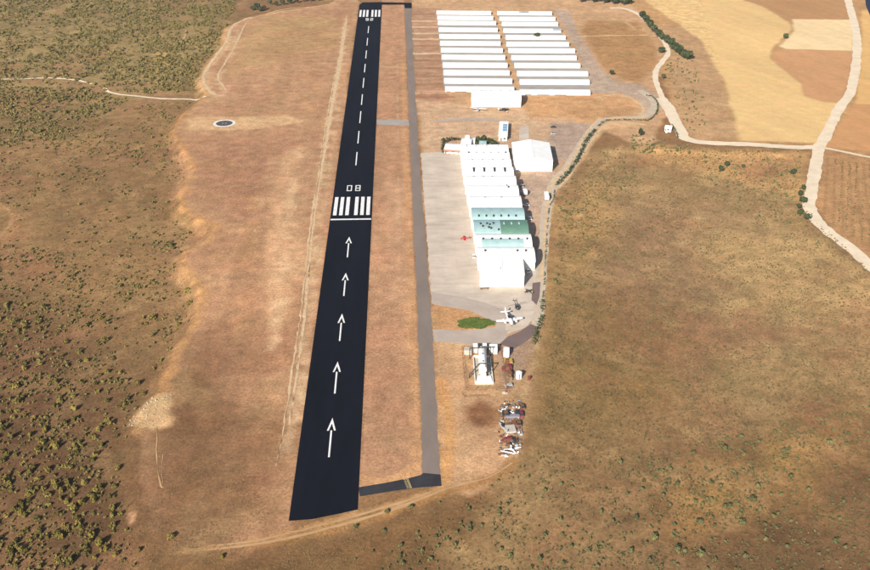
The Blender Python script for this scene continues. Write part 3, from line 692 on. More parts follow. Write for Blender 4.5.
# ---- the far hangar rows: two blocks of twelve
# (y of the wall foot in the photo, left end x, right end x)
left_rows = [(91.8, 445.3, 514.0), (83.4, 444.2, 512.0), (75.0, 443.6, 509.5), (67.3, 442.8, 507.4), (59.4, 441.8, 505.0), (52.3, 441.0, 502.6), (45.3, 440.2, 500.5),
             (38.4, 439.4, 500.0), (31.6, 438.8, 497.5), (24.7, 438.0, 496.0), (19.6, 437.4, 493.0), (14.4, 436.6, 491.0)]
right_rows = [(95.0, 520.0, 590.3), (84.5, 520.0, 589.6), (76.0, 517.4, 588.0), (67.8, 514.7, 580.3), (60.0, 511.6, 576.6), (52.8, 508.6, 575.0), (46.2, 506.6, 569.0),
              (39.4, 505.8, 565.6), (32.6, 503.6, 561.0), (25.8, 502.0, 558.0), (20.6, 499.6, 555.2), (15.0, 497.4, 552.0)]
panel_cache = {}
def row_hangar(i, row, side):
    yb, xa, xb = row
    p, q = G(xa, yb), G(xb, yb + (0.5 if side == 'left' else 0.3))
    D = 7.8; prof = gable_profile(D, 2.2, 2.7)
    lab = '%s white row hangar of the %s block, counted from the camera side' % (ORD[i], 'left' if side == 'left' else 'right')
    if i == 0: lab = 'nearest white row hangar of the %s block%s' % (side, ', partly behind the arched hangar' if side == 'left' else ', its wall foot dashed with dark gaps')
    if i == 11: lab = 'rearmost white row hangar of the %s block%s' % (side, ', nearest the dirt track' if side == 'left' else ', dark patch on its roof')
    if side == 'right' and i == 8: lab = 'white row hangar with a grey roof end, fourth from the back of the right block'
    t, L = hangar('row_hangar', lab, 'hangar', p, q, D, prof, 'long row hangars in two blocks at the far end', roof_m=None if (side == 'right' and i == 8) else 'roof_white')
    if side == 'right' and i == 8:
        roof_shell(prof, -0.2, L * 0.86, 0.25, 0.12).build('roof', M['roof_white'], t)
        o = roof_shell(prof, L * 0.86 + 0.02, L + 0.2, 0.25, 0.12).build('roof_end', M['roof_grey'], t); o['label'] = 'grey roof end'
    n = 6; wd = round(L / n - 0.8, 1)
    if wd not in panel_cache: panel_cache[wd] = panel_mesh(wd, 1.95).mesh('door', M['door'])
    for k in range(n):
        link('door', panel_cache[wd], t, (L / n * k + 0.4, -0.003, 0.08))
    if i == 0:
        for a, b in (((0.02, 0.08), (0.14, 0.31), (0.4, 0.47)) if side == 'left' else ((0.07, 0.16), (0.24, 0.42), (0.49, 0.66))):
            mb = MB(); mb.box(L * a, L * b, -0.16, -0.13, 0.02, 0.5); mb.build('floor_gap', M['opening'], t)
    if side == 'right' and i == 11:
        mb = MB(); mb.slab([(L * 0.40, 1.0), (L * 0.57, 0.6), (L * 0.58, 3.4), (L * 0.48, 3.9), (L * 0.39, 3.2)], 0, 0.03)
        mb.v = [(x, y, z + prof_z(prof, y) + 0.14) for x, y, z in mb.v]; mb.build('roof_patch', M['vent'], t)
    return t
for i, r in enumerate(left_rows): row_hangar(i, r, 'left')
for i, r in enumerate(right_rows): row_hangar(i, r, 'right')
# paved lanes between the rows
for rows in (left_rows, right_rows):
    for (ya_, a0, a1), (yb_, b0, b1) in zip(rows, rows[1:]):
        p0, p1 = G(b0 - 0.6, yb_), G(b1 + 0.6, yb_); q0, q1 = G(a0 - 0.3, ya_), G(a1 + 0.6, ya_)
        sheet('hangar_lane', [(p0[0], p0[1] - 0.05), (p1[0], p1[1] - 0.05), (q1[0], q1[1] + 8.0), (q0[0], q0[1] + 8.0)], 0.02, M['lane'])

# ---- big vaulted hangar in front of the left block
p, q = G(471.5, 106.8), G(520.8, 107.2)
prof = arc_profile(19, 5.0, 9.0)
t, L = hangar('vaulted_hangar', 'large white vaulted hangar in front of the far hangar rows', 'hangar', p, q, 19, prof, over=0.2)
for fr in (0.2, 0.39, 0.59, 0.79):
    pr = [(v, z + 0.13) for v, z in prof if v > 9.4]
    mb = MB()
    for (a, za), (b, zb) in zip(pr, pr[1:]):
        mb.add([(L * fr - 0.22, a, za), (L * fr + 0.22, a, za), (L * fr + 0.22, b, zb), (L * fr - 0.22, b, zb), (L * fr - 0.22, a, za + 0.2), (L * fr + 0.22, a, za + 0.2), (L * fr + 0.22, b, zb + 0.2), (L * fr - 0.22, b, zb + 0.2)],
               [(4, 5, 6, 7), (0, 1, 5, 4), (1, 2, 6, 5), (2, 3, 7, 6), (3, 0, 4, 7)])
    mb.build('roof_seam', M['seam'], t)
for k in range(5): panel_mesh(L / 5 - 0.8, 4.2).build('door', M['door'], t, (L / 5 * k + 0.4, -0.003, 0.05))

# ---- the row of vaulted hangars along the apron
# eave-line pixel rows between neighbours (measured at 4.5 m above ground), nearest first: D C B A then seven white ones
EZ = 4.5
cuts = [(262.5, 478.2, 535.0), (249.2, 476.2, 532.0), (236.1, 474.4, 528.6), (221.9, 472.0, 524.6), (209.7, 469.8, 521.8), (198.0, 467.6, 518.8), (187.5, 465.8, 516.2), (178.0, 464.2, 513.6), (169.2, 462.8, 511.4), (161.0, 461.8, 509.6), (153.6, 461.0, 508.2), (146.6, 460.4, 506.6)]
labs = ['white vaulted hangar with two tiny vents, touching the wide hangar nearest the camera', 'white vaulted hangar with a pale teal band along its near roof half',
        'vaulted hangar with one half of its roof pale teal and the other dark green', 'vaulted hangar with an all pale teal roof and a line of dark vents',
        'white vaulted hangar next to the all teal roofed one', 'white vaulted hangar, second beyond the teal roofs', 'white vaulted hangar, third beyond the teal roofs, three faint vents',
        'white vaulted hangar with four tall dark roof openings', 'white vaulted hangar just beyond the one with four tall dark openings', 'white vaulted hangar with a line of six small vents, second from the clubhouse end',
        'white vaulted hangar with dark roof seams at the clubhouse end of the row']
vent_mesh = MB().frus((-0.36, 0.36, -0.55, 0.55), (-0.3, 0.3, -0.45, 0.45), 0, 0.55).box(-0.42, 0.42, -0.6, 0.6, 0.55, 0.66).mesh('roof_vent', M['opening'])
tall_mesh = MB().box(-0.55, 0.55, -2.4, 2.4, 0, 0.35).mesh('roof_opening', M['opening'])
faint_mesh = MB().box(-0.4, 0.4, -1.2, 1.2, 0, 0.25).mesh('roof_vent', M['seam'])
for i in range(11):
    (ya_, a0, a1), (yb_, b0, b1) = cuts[i], cuts[i + 1]
    p, q = G(a0, ya_, EZ), G(a1, ya_, EZ); pb = G(b0, yb_, EZ)
    ang, L = frame_from(p, q)
    D = (-(pb[0] - p[0]) * math.sin(ang) + (pb[1] - p[1]) * math.cos(ang)) - 0.35
    prof = arc_profile(D, EZ, EZ + min(3.4, D * 0.24))
    roof_m = {0: 'roof_white', 2: None, 3: 'roof_teal', 1: None}.get(i, 'roof_white')
    t, L = hangar('apron_hangar', labs[i], 'hangar', p, q, D, prof, 'vaulted hangars in a row along the apron', roof_m=roof_m, over=0.1)
    if i == 2:
        o = roof_shell(prof, -0.2, L * 0.49, 0.1, 0.12).build('roof', M['roof_teal'], t); o['label'] = 'pale teal roof half'
        o = roof_shell(prof, L * 0.49 + 0.02, L + 0.2, 0.1, 0.12).build('roof', M['roof_green'], t); o['label'] = 'dark green roof half'
    if i == 1:
        roof_shell(prof, -0.2, L + 0.2, 0.1, 0.12).build('roof', M['roof_white'], t)
        band = [(v, z) for v, z in prof if v <= D * 0.42]
        o = roof_shell(band, L * 0.10, L * 0.86, 0.0, 0.12, lift=0.10).build('roof_band', M['roof_teal'], t); o['label'] = 'pale teal roof sheets'
    def put(me, fr, vf, name):
        v = D * vf; dz = (prof_z(prof, v + 0.3) - prof_z(prof, v - 0.3)) / 0.6
        o = link(name, me, t, (L * fr, v, prof_z(prof, v) + 0.08)); o.rotation_euler = (math.atan(dz), 0, 0)
    if i == 0:
        for f in (0.13, 0.70, 0.85): put(vent_mesh, f, 0.42, 'roof_vent')
    elif i == 1:
        for k in range(6): put(vent_mesh, 0.13 + k * 0.158, 0.34, 'roof_vent')
    elif i == 2:
        for f, v in ((0.12, 0.45), (0.24, 0.46), (0.29, 0.40), (0.36, 0.48), (0.16, 0.3), (0.27, 0.24), (0.31, 0.2), (0.45, 0.14), (0.56, 0.5), (0.7, 0.5), (0.84, 0.5)):
            put(vent_mesh if f < 0.5 else faint_mesh, f, v, 'roof_vent')
    elif i == 3:
        for k in range(6): put(vent_mesh, 0.13 + k * 0.141, 0.14, 'roof_vent')
    elif i == 4:
        for f in (0.3, 0.62): put(faint_mesh, f, 0.6, 'roof_vent')
    elif i == 5:
        for f in (0.78, 0.80): put(vent_mesh, f + 0.01, 0.5 if f > 0.79 else 0.75, 'roof_vent')
    elif i == 6:
        for f in (0.16, 0.35, 0.53): put(faint_mesh, f, 0.6, 'roof_vent')
    elif i == 7:
        for f in (0.2, 0.41, 0.62, 0.83): put(tall_mesh, f, 0.36, 'roof_opening')
    elif i == 8:
        for f in (0.2, 0.41, 0.62, 0.83): put(faint_mesh, f, 0.55, 'roof_vent')
    elif i == 9:
        for k in range(6): put(vent_mesh if k % 5 == 0 else faint_mesh, 0.15 + k * 0.155, 0.5, 'roof_vent')
    elif i == 10:
        for f in (0.12, 0.33, 0.55, 0.8):
            mb = MB()
            pr = [(v, z + 0.13) for v, z in prof]
            for (a, za), (b, zb) in zip(pr, pr[1:]):
                mb.add([(L * f - 0.2, a, za), (L * f + 0.2, a, za), (L * f + 0.2, b, zb), (L * f - 0.2, b, zb), (L * f - 0.2, a, za + 0.2), (L * f + 0.2, a, za + 0.2), (L * f + 0.2, b, zb + 0.2), (L * f - 0.2, b, zb + 0.2)],
                       [(4, 5, 6, 7), (0, 1, 5, 4), (1, 2, 6, 5), (2, 3, 7, 6), (3, 0, 4, 7)])
            mb.build('roof_seam', M['seam'], t)
    # sliding doors on the apron end (left gable)
    for k in range(2):
        w_ = D / 2 - 0.7
        o = panel_mesh(w_, 4.1).build('door', M['door'], t, (-0.003, D - 0.5 - k * (D / 2 - 0.3), 0.05)); o.rotation_euler = (0, 0, -math.pi / 2)
    for k in range(2):
        w_ = D / 2 - 0.7
        o = panel_mesh(w_, 3.6).build('rear_door', M['door'], t, (L + 0.003, 0.5 + k * (D / 2 - 0.3), 0.05)); o.rotation_euler = (0, 0, math.pi / 2)

# ---- gabled hangars whose ridge points away from the camera
def deep_hangar(name, label, nl, nr, depth, eave, ridge, doors=4):
    p, q = nl, nr
    ang, Wd = frame_from(p, q)
    prof = gable_profile(Wd, eave, ridge)
    # local x = away from camera, local y = to the left; start at the near right corner
    t = thing(name, label, 'hangar', (q[0], q[1], 0), ang + math.pi / 2)
    wall_shell(prof, depth).build('wall', M['wall_white'], t)
    roof_shell(prof, -0.3, depth + 0.3, 0.25, 0.14, sub=1).build('roof', M['roof_white'], t)
    w_ = Wd / doors - 0.8
    for k in range(doors):
        o = panel_mesh(w_, eave - 0.9).build('door', M['door'], t, (-0.003, Wd - 0.4 - k * Wd / doors, 0.05)); o.rotation_euler = (0, 0, -math.pi / 2)
    mb = MB()
    mb.box(-0.15, depth + 0.15, Wd / 2 - 0.25, Wd / 2 + 0.25, ridge + 0.13, ridge + 0.25); mb.build('ridge_cap', M['roof_white'], t)
    return t
nl, nr = G(513.6, 171.2), G(552.2, 171.6)
fr_ = G(545.6, 142.9, 7.2)
deep_hangar('gabled_hangar', 'big white gabled hangar standing alone behind the apron hangars', nl, nr, fr_[1] - nr[1], 7.2, 9.4)
nl, nr = G(480.0, 286.5), G(523.8, 287.0)
fr_ = G(520, 258.5, 7.0)
t = deep_hangar('gabled_hangar', 'wide white gabled hangar at the near end of the apron hangars', nl, nr, fr_[1] - nr[1] - 1.0, 7.0, 8.0, 5)
for sx, sy in ((4, 12),):
    mb = MB(); mb.box(-0.5, 0.5, -0.35, 0.35, 0, 0.5); mb.build('roof_vent', M['seam'], t, (sx, sy, 7.0 + 1.0 * sy / 11 + 0.05))

# ---- clubhouse group
def gable_house(name, label, p, q, D, eave, ridge, roof_m, win=3, extra=None):
    t, L = hangar(name, label, 'building', p, q, D, gable_profile(D, eave, ridge), roof_m=roof_m, over=0.4, th=0.15)
    for k in range(win):
        x = L * (k + 0.5) / win
        mb = MB(); mb.box(x - 0.6, x + 0.6, -0.04, 0, 1.0, 2.1); f = mb.build('window', M['glass'], t)
        mb = MB(); mb.box(x - 0.7, x + 0.7, -0.14, -0.045, 0.88, 0.98); mb.build('sill', M['wall_white'], f)
    mb = MB(); mb.box(L * 0.04 + 0.1, L * 0.04 + 1.1, -0.05, 0, 0.02, 2.1); mb.build('door', M['wood'], t)
    return t
t = gable_house('clubhouse', 'low white clubhouse with a tiled edge beside the apron corner', G(444.3, 153.2), G(461, 154.2), 11, 3.0, 4.2, 'roof_white', 3)
ang, L = frame_from(G(444.3, 153.2), G(461, 154.2))
mb = MB(); mb.frus((-0.4, L * 0.95, -2.2, -0.06), (-0.4, L * 0.95, -0.5, -0.06), 2.25, 2.75); mb.build('porch_roof', M['tile'], t)
for k in range(4): MB().box(0.2 + k * L * 0.28, 0.4 + k * L * 0.28, -2.0, -1.8, 0, 2.25).build('porch_post', M['wood'], t)
t = gable_house('annex_building', 'small white annex with a roof hut joining the clubhouse', G(460.8, 150.0), G(470.5, 150.4), 12, 4.0, 5.0, 'roof_white', 2)
MB().frus((2, 5, 9, 12), (2.2, 4.8, 9.2, 11.8), 4.2, 6.6).build('roof_hut', M['wall_white'], t)
t = gable_house('annex_building', 'narrow white shed slanting away behind the annex', G(470.0, 146.5), G(474.5, 146.2), 9, 3.0, 3.8, 'roof_white', 1)
t.rotation_euler[2] += -0.25
t = gable_house('pale_green_shed', 'small pale green roofed shed by the dark trees behind the row', G(479.2, 147.0), G(486.0, 147.2), 6, 2.4, 3.0, 'roof_teal', 1)
# hut with blue roof panels
p, q = G(498.6, 140.6), G(507.0, 140.6)
ang, L = frame_from(p, q)
t = thing('blue_panel_hut', 'white flat roofed hut with blue panels on its roof', 'hut', (p[0], p[1], 0), -0.12)
MB().box(0, L, 0, 30, 0, 3.4).build('wall', M['wall_white'], t)
MB().box(-0.3, L + 0.3, -0.3, 30.3, 3.41, 3.65).build('roof', M['roof_white'], t)
for r in range(3):
    for c in range(2):
        MB().frus((L * 0.42 + c * L * 0.26, L * 0.42 + c * L * 0.26 + L * 0.23, 9 + r * 5.2, 9 + r * 5.2 + 4.6), (L * 0.42 + c * L * 0.26, L * 0.42 + c * L * 0.26 + L * 0.23, 9 + r * 5.2, 9 + r * 5.2 + 4.6), 3.66, 3.85).build('roof_panel', M['roof_blue'], t)
MB().box(L * 0.2, L * 0.2 + 1.1, -0.05, 0, 0, 2.1).build('door', M['wood'], t)
MB().box(L * 0.55, L * 0.55 + 1.6, -0.05, 0, 1.0, 2.1).build('window', M['glass'], t)
# gate house by the gravel road
t = gable_house('gate_house', 'tiny white house beside the bend of the gravel road', G(664.5, 131.5), G(671, 132.2), 6, 2.6, 3.6, 'roof_white', 1)
MB().box(1, 2.2, -2.5, -0.1, 0, 1.2).build('porch_wall', M['wall_white'], t)

# ------------------------------------------------------------------ vehicles and aircraft
def ring_y(cx, y, cz, rx, rz, n=12, p=2.0):
    out = []
    for i in range(n):
        a = 2 * math.pi * i / n; c, s = math.cos(a), math.sin(a)
        out.append((cx + rx * math.copysign(abs(c) ** (2 / p), c), y, cz + rz * math.copysign(abs(s) ** (2 / p), s)))
    return out
def wheel(parent, x, y, r=0.32, w_=0.22):
    mb = MB(); mb.tube((x - w_ / 2, y, r), (x + w_ / 2, y, r), r, n=12); o = mb.build('wheel', M['rubber'], parent)
    mb = MB(); mb.tube((x - w_ / 2 - 0.01, y, r), (x + w_ / 2 + 0.01, y, r), r * 0.55, n=10); mb.build('rim', M['steel'], o)
def car(label, x, y, rz, paint, group=None, z=0.0, wreck=False):
    t = thing('parked_car' if not wreck else 'scrap_car', label, 'car', (x, y, z), rz, group)
    mb = MB()   # along local y
    secs = [(-2.15, 0.72, 0.38, 0.62), (-2.05, 0.82, 0.30, 0.82), (-1.2, 0.88, 0.28, 0.92), (0.9, 0.88, 0.28, 0.92), (1.9, 0.84, 0.30, 0.80), (2.15, 0.70, 0.36, 0.62)]
    mb.loft([[(-w_, yy, z0), (w_, yy, z0), (w_ * 1.02, yy, (z0 + z1) / 2), (w_ * 0.94, yy, z1), (-w_ * 0.94, yy, z1), (-w_ * 1.02, yy, (z0 + z1) / 2)][::-1] for yy, w_, z0, z1 in secs])
    mb.build('body', M[paint], t)
    mb = MB(); mb.frus((-0.80, 0.80, -1.75, 1.0), (-0.66, 0.66, -1.25, 0.25), 0.915, 1.40); mb.build('cabin_glass', M['glass'], t)
    mb = MB(); mb.frus((-0.69, 0.69, -1.3, 0.3), (-0.64, 0.64, -1.2, 0.2), 1.402, 1.46); mb.build('roof', M[paint], t)
    for sx in (-1, 1):
        for sy in (-1.35, 1.35): wheel(t, sx * 0.78, sy)
        MB().box(sx * 0.55 - 0.15, sx * 0.55 + 0.15, 2.1, 2.17, 0.55, 0.68).build('headlight', M['white_gloss'], t)
    return t
def truck(label, x, y, rz, paint, name='box_truck', Ln=7.6):
    t = thing(name, label, 'truck', (x, y, 0), rz)
    MB().box(-1.2, 1.2, -Ln / 2, Ln / 2 - 1.9, 0.85, 3.3).build('cargo_box', M[paint], t)
    mb = MB(); mb.loft([[(-1.1, yy, 0.6), (1.1, yy, 0.6), (1.1, yy, z1), (-1.1, yy, z1)][::-1] for yy, z1 in ((Ln / 2 - 1.8, 2.5), (Ln / 2 - 0.8, 2.5), (Ln / 2 - 0.2, 1.6), (Ln / 2, 1.3))])
    mb.build('cab', M[paint], t)
    MB().add([(-0.95, Ln / 2 - 0.74, 2.36), (0.95, Ln / 2 - 0.74, 2.36), (0.95, Ln / 2 - 0.2, 1.68), (-0.95, Ln / 2 - 0.2, 1.68), (-0.95, Ln / 2 - 0.70, 2.40), (0.95, Ln / 2 - 0.70, 2.40), (0.95, Ln / 2 - 0.16, 1.72), (-0.95, Ln / 2 - 0.16, 1.72)],
             [(3, 2, 1, 0), (4, 5, 6, 7), (0, 1, 5, 4), (1, 2, 6, 5), (2, 3, 7, 6), (3, 0, 4, 7)]).build('windscreen', M['glass'], t)
    MB().box(-0.9, 0.9, -Ln / 2 + 0.1, Ln / 2 - 0.3, 0.5, 0.82).build('chassis', M['dark_gloss'], t)
    for sx in (-1, 1):
        for sy in (-Ln / 2 + 1.3, Ln / 2 - 1.2): wheel(t, sx * 1.0, sy, 0.48, 0.3)
    return t
def plane(label, x, y, rz, paint='white_gloss', span=11.0, length=8.0, name='light_aircraft', high=False, wings=True, tail=True, accent=None, group=None, gear=True, tilt=0.0, engines=0, prop=True):
    """nose along local +y"""
    t = thing(name, label, 'aircraft', (x, y, 0), rz, group)
    k = length / 8.0; zc = 1.25 * k if gear else 0.62 * k
    secs = [(4.0, 0.12, 0.14, 0), (3.75, 0.34, 0.36, 0), (3.0, 0.50, 0.50, 0), (1.6, 0.60, 0.66, 0.06), (0.2, 0.60, 0.70, 0.08), (-1.4, 0.42, 0.48, 0.06), (-3.0, 0.20, 0.26, 0.12), (-4.0, 0.07, 0.12, 0.18)]
    mb = MB(); mb.loft([ring_y(0, yy * k, zc + dz * k, rx * k, rz_ * k) for yy, rx, rz_, dz in secs]); mb.build('fuselage', M[paint], t, smooth=True)
    mb = MB(); mb.loft([ring_y(0, yy * k, zc + dz * k, rx * k, rz_ * k) for yy, rx, rz_, dz in ((1.5, 0.44, 0.10, 0.58), (1.0, 0.50, 0.42, 0.60), (0.2, 0.50, 0.45, 0.60), (-0.8, 0.30, 0.22, 0.52))]); mb.build('canopy', M['glass'], t, smooth=True)
    zw = zc + (0.62 if high else -0.30) * k
    if wings:
        for s in (-1, 1):
            mb = MB(); h = span / 2
            def sec(xx, c0, c1, th, dz): return [(xx, c1, zw + dz), (xx, (c0 * 2 + c1) / 3, zw + dz + th * 0.9), (xx, c0 * 0.9 + c1 * 0.1, zw + dz + th * 0.7), (xx, c0, zw + dz), (xx, (c0 + c1) / 2, zw + dz - th * 0.4)]
            di = 0.05 * h
            r = [sec(s * 0.3 * k, 1.55 * k, -0.1 * k, 0.2 * k, 0), sec(s * h * 0.5, 1.45 * k, 0.0, 0.16 * k, di * 0.5), sec(s * h * 0.95, 1.25 * k, 0.15 * k, 0.11 * k, di), sec(s * h, 1.05 * k, 0.3 * k, 0.05 * k, di)]
            if s < 0: r = [q_[::-1] for q_ in r]
            mb.loft(r); o = mb.build('wing', M[paint], t)
            if accent:
                MB().box(min(s * h * 0.9, s * h * 1.005), max(s * h * 0.9, s * h * 1.005), 0.1 * k, 1.28 * k, zw + di * 0.9 - 0.02, zw + di + 0.15 * k).build('wing_tip', M[accent], o)
            if engines:
                mb = MB(); mb.loft([ring_y(s * span * 0.2, yy * k, zw + 0.12 * k, rr * k, rr * k, 10) for yy, rr in ((2.5, 0.12), (2.35, 0.3), (1.4, 0.34), (0.2, 0.22), (-0.4, 0.06))]); mb.build('engine', M[paint], t, smooth=True)
    if tail:
        for s in (-1, 1):
            mb = MB(); zt = zc + 0.22 * k
            mb.loft([[(s * xx, c1, zt), (s * xx, c0, zt + 0.0), (s * xx, (c0 + c1) / 2, zt + th)][::s] for xx, c0, c1, th in ((0.06 * k, -3.1 * k, -4.0 * k, 0.09 * k), (1.6 * k, -3.45 * k, -4.05 * k, 0.05 * k))]); mb.build('tailplane', M[paint], t)
        mb = MB(); mb.loft([[(-0.05 * k, c0, zz), (0.05 * k, c0, zz), (0.02 * k, c1, zz), (-0.02 * k, c1, zz)] for zz, c0, c1 in ((zc + 0.2 * k, -2.9 * k, -4.15 * k), (zc + 1.5 * k, -3.75 * k, -4.35 * k))]); mb.build('fin', M[accent or paint], t)
    if prop:
        mb = MB(); mb.tube((0, 4.0 * k, zc), (0, 4.25 * k, zc), 0.16 * k, 0.03 * k)
        o = mb.build('spinner', M['dark_gloss'], t)
        for s in (-1, 1): MB().frus((min(s * 0.05, s * 0.12), max(s * 0.05, s * 0.12), 4.08 * k, 4.12 * k), (min(s * 0.25, s * 0.4), max(s * 0.25, s * 0.4), 4.09 * k, 4.11 * k), zc + 0.05, zc + 0.9 * k).build('propeller_blade', M['dark_gloss'], o)
    if gear:
        for sx, sy in ((-1.1, 0.4), (1.1, 0.4), (0, 3.0)):
            mb = MB(); mb.tube((sx * k, sy * k, 0.22), (sx * 0.6 * k, sy * k, zc - 0.4 * k), 0.06, n=6); o = mb.build('gear_leg', M['steel'], t)
            mb = MB(); mb.tube((sx * k - 0.08, sy * k, 0.22), (sx * k + 0.08, sy * k, 0.22), 0.22, n=10); mb.build('wheel', M['rubber'], o)
    return t
def helicopter(label, x, y, rz):
    t = thing('helicopter', label, 'helicopter', (x, y, 0), rz)
    mb = MB(); mb.loft([ring_y(0, yy, 1.35 + dz, rx, rz_) for yy, rx, rz_, dz in ((2.4, 0.15, 0.2, -0.2), (2.0, 0.6, 0.6, -0.1), (1.0, 0.9, 0.9, 0), (-0.4, 0.85, 0.9, 0.1), (-1.5, 0.4, 0.5, 0.3), (-2.0, 0.18, 0.2, 0.4))]); mb.build('cabin', M['dark_gloss'], t, smooth=True)
    mb = MB(); mb.loft([ring_y(0, yy, 1.55, rx, rz_) for yy, rx, rz_ in ((2.2, 0.3, 0.15), (1.6, 0.78, 0.58), (0.8, 0.92, 0.72), (0.3, 0.9, 0.7))]); mb.build('canopy', M['glass'], t, smooth=True)
    mb = MB(); mb.tube((0, -1.7, 1.75), (0, -6.0, 1.95), 0.2, 0.09); mb.build('tail_boom', M['dark_gloss'], t)
    mb = MB(); mb.frus((-0.05, 0.05, -6.2, -5.5), (-0.03, 0.03, -6.5, -6.1), 1.6, 2.9); mb.build('fin', M['dark_gloss'], t)
    MB().box(-0.9, 0.9, -5.4, -5.0, 1.9, 1.95).build('stabiliser', M['dark_gloss'], t)
    mb = MB(); mb.tube((0, 0, 2.2), (0, 0, 2.95), 0.12); o = mb.build('rotor_mast', M['steel'], t)
    for a in (0.25, math.pi + 0.25):
        mb = MB(); mb.add([(0.1, -0.1, 2.9), (0.1, 0.1, 2.9), (4.9, 0.12, 2.86), (4.9, -0.12, 2.86), (0.1, -0.1, 2.94), (0.1, 0.1, 2.94), (4.9, 0.12, 2.89), (4.9, -0.12, 2.89)], [(0, 1, 2, 3), (7, 6, 5, 4), (0, 4, 5, 1), (1, 5, 6, 2), (2, 6, 7, 3), (3, 7, 4, 0)])
        b_ = mb.build('rotor_blade', M['dark_gloss'], o); b_.rotation_euler = (0, 0, a)
    for s in (-1, 1):
        mb = MB(); mb.tube((s * 0.9, -1.6, 0.08), (s * 0.9, 2.0, 0.08), 0.06, n=6); mb.tube((s * 0.9, -0.8, 0.08), (s * 0.5, -0.6, 0.7), 0.04, n=6); mb.tube((s * 0.9, 1.1, 0.08), (s * 0.5, 1.0, 0.6), 0.04, n=6); mb.build('skid', M['steel'], t)
    return t
def heading(p, q): return math.atan2(-(q[0] - p[0]), q[1] - p[1])     # local +y from p to q
# white twin on the south apron
nose, tail_ = G(513.6, 329.5), G(503.9, 313.5)
plane('white low wing aircraft with outstretched wings parked near the green oval', (nose[0] + tail_[0]) / 2, (nose[1] + tail_[1]) / 2, heading(tail_, nose), 'white_gloss', 13.0, math.hypot(nose[0] - tail_[0], nose[1] - tail_[1]) * 0.8, 'light_aircraft', accent=None, engines=1)
a = G(516.6, 309.2)
helicopter('small dark helicopter standing on the pale apron beyond the white aircraft', a[0], a[1], math.pi + 0.15)
a = G(465, 239.2)
plane('small red aircraft parked on the apron beside the hangar row', a[0], a[1], math.pi / 2, 'red_gloss', 6.0, 5.4, 'red_aircraft')
a = G(478, 111.5)
plane('white aircraft parked left of the other in front of the large vaulted hangar', a[0], a[1], -0.3, 'white_gloss', 12.5, 8.5, 'light_aircraft', high=True)
a = G(503.5, 111.2)
plane('dark grey aircraft with a pale tail in front of the large vaulted hangar', a[0], a[1], -1.3, 'dark_gloss', 10.5, 8.5, 'light_aircraft', accent='white_gloss')
# vehicles
a = G(547.3, 203.0); b = G(545.2, 193.5); truck('long white truck parked alone beside the hedge on the service road', (a[0] + b[0]) / 2, (a[1] + b[1]) / 2, heading(a, b), 'white_gloss', 'box_truck', 9.0)
a = G(553.2, 127.8); car('dark car parked in the grey yard, the farther of two', a[0], a[1], 1.6, 'dark_gloss')
a = G(553.6, 134.2); car('silver car parked in the grey yard, the nearer of two', a[0], a[1], 1.6, 'silver')
a = G(522.2, 186.6); car('silver car behind the hangar row, farthest of three', a[0], a[1], 0.2, 'silver')
a = G(524.2, 194.2); truck('white van parked tight behind the hangar row', a[0], a[1], 0.15, 'white_gloss', 'delivery_van', 5.6)
a = G(526.0, 205.6); car('white car behind the teal roofed hangar', a[0], a[1], 1.4, 'white_gloss')
a = G(529.8, 219.0); car('white car in the shade line behind the green half roof', a[0], a[1], 0.1, 'white_gloss')
a = G(527.6, 271.5); car('white car beside the wide hangar at the near end of the row', a[0], a[1], 0.1, 'white_gloss')
a = G(474.0, 257.0); car('white car on the apron at the mouth of the hangar row', a[0], a[1], 0.0, 'white_gloss')
a = G(447.5, 290.8 + 0) if False else G(484.5, 288.9)
t = thing('ladder_cart', 'low dark cart lying in front of the wide near hangar', 'cart', (a[0], a[1], 0.024), 0.1)
MB().box(-2.2, 2.2, -0.5, 0.5, 0.35, 0.5).build('bed', M['wood'], t)
for sx in (-1.6, 1.6):
    for sy in (-0.5, 0.5): MB().tube((sx, sy - 0.08, 0.2), (sx, sy + 0.08, 0.2), 0.2, n=10).build('wheel', M['rubber'], t)
MB().tube((2.2, 0, 0.42), (3.6, 0, 0.3), 0.05, n=6).build('drawbar', M['steel'], t)
a = G(528.8, 292.5)
plane('small dark aircraft with pale wings beside the road past the wide hangar', a[0], a[1], 0.6, 'dark_gloss', 5.6, 5.0, 'parked_aircraft', accent='yellow')

# ------------------------------------------------------------------ fuel yard
def container(label, p, q, D, h_, paint, name='container', shade=None):
    ang, L = frame_from(p, q)
    t = thing(name, label, 'container', (p[0], p[1], 0), ang)
    MB().box(0, L, 0, D, 0.12, h_).build('body', M[paint], t)
    mb = MB(); n = max(4, int(L / 0.5))
    for k in range(n): mb.box(L * (k + 0.25) / n, L * (k + 0.7) / n, -0.05, -0.002, 0.25, h_ - 0.15)
    mb.build('corrugation', M[paint], t)
    MB().box(-0.06, L + 0.06, -0.06, D + 0.06, h_ + 0.002, h_ + 0.09).build('roof', M[paint], t)
    for x in (0.1, L - 0.25): MB().box(x, x + 0.15, 0.1, D - 0.1, 0, 0.118).build('skid', M['dark_gloss'], t)
    return t
container('beige container at the left corner of the fuel yard', G(464.0, 355.0), G(471.5, 355.2), 3.0, 2.3, 'beige')
container('white container left of the tank head in the fuel yard', G(473.2, 353.2), G(477.6, 353.2), 3.0, 3.2, 'wall_white')
container('white container behind the tank head in the fuel yard', G(482.6, 353.0), G(486.6, 353.0), 3.0, 3.2, 'wall_white')
container('wide white container right of the tank head in the fuel yard', G(489.2, 354.2), G(497.2, 354.4), 4.0, 2.8, 'wall_white')
container('white container just outside the fence of the fuel yard', G(503.4, 357.4), G(509.0, 357.6), 3.6, 3.0, 'wall_white')
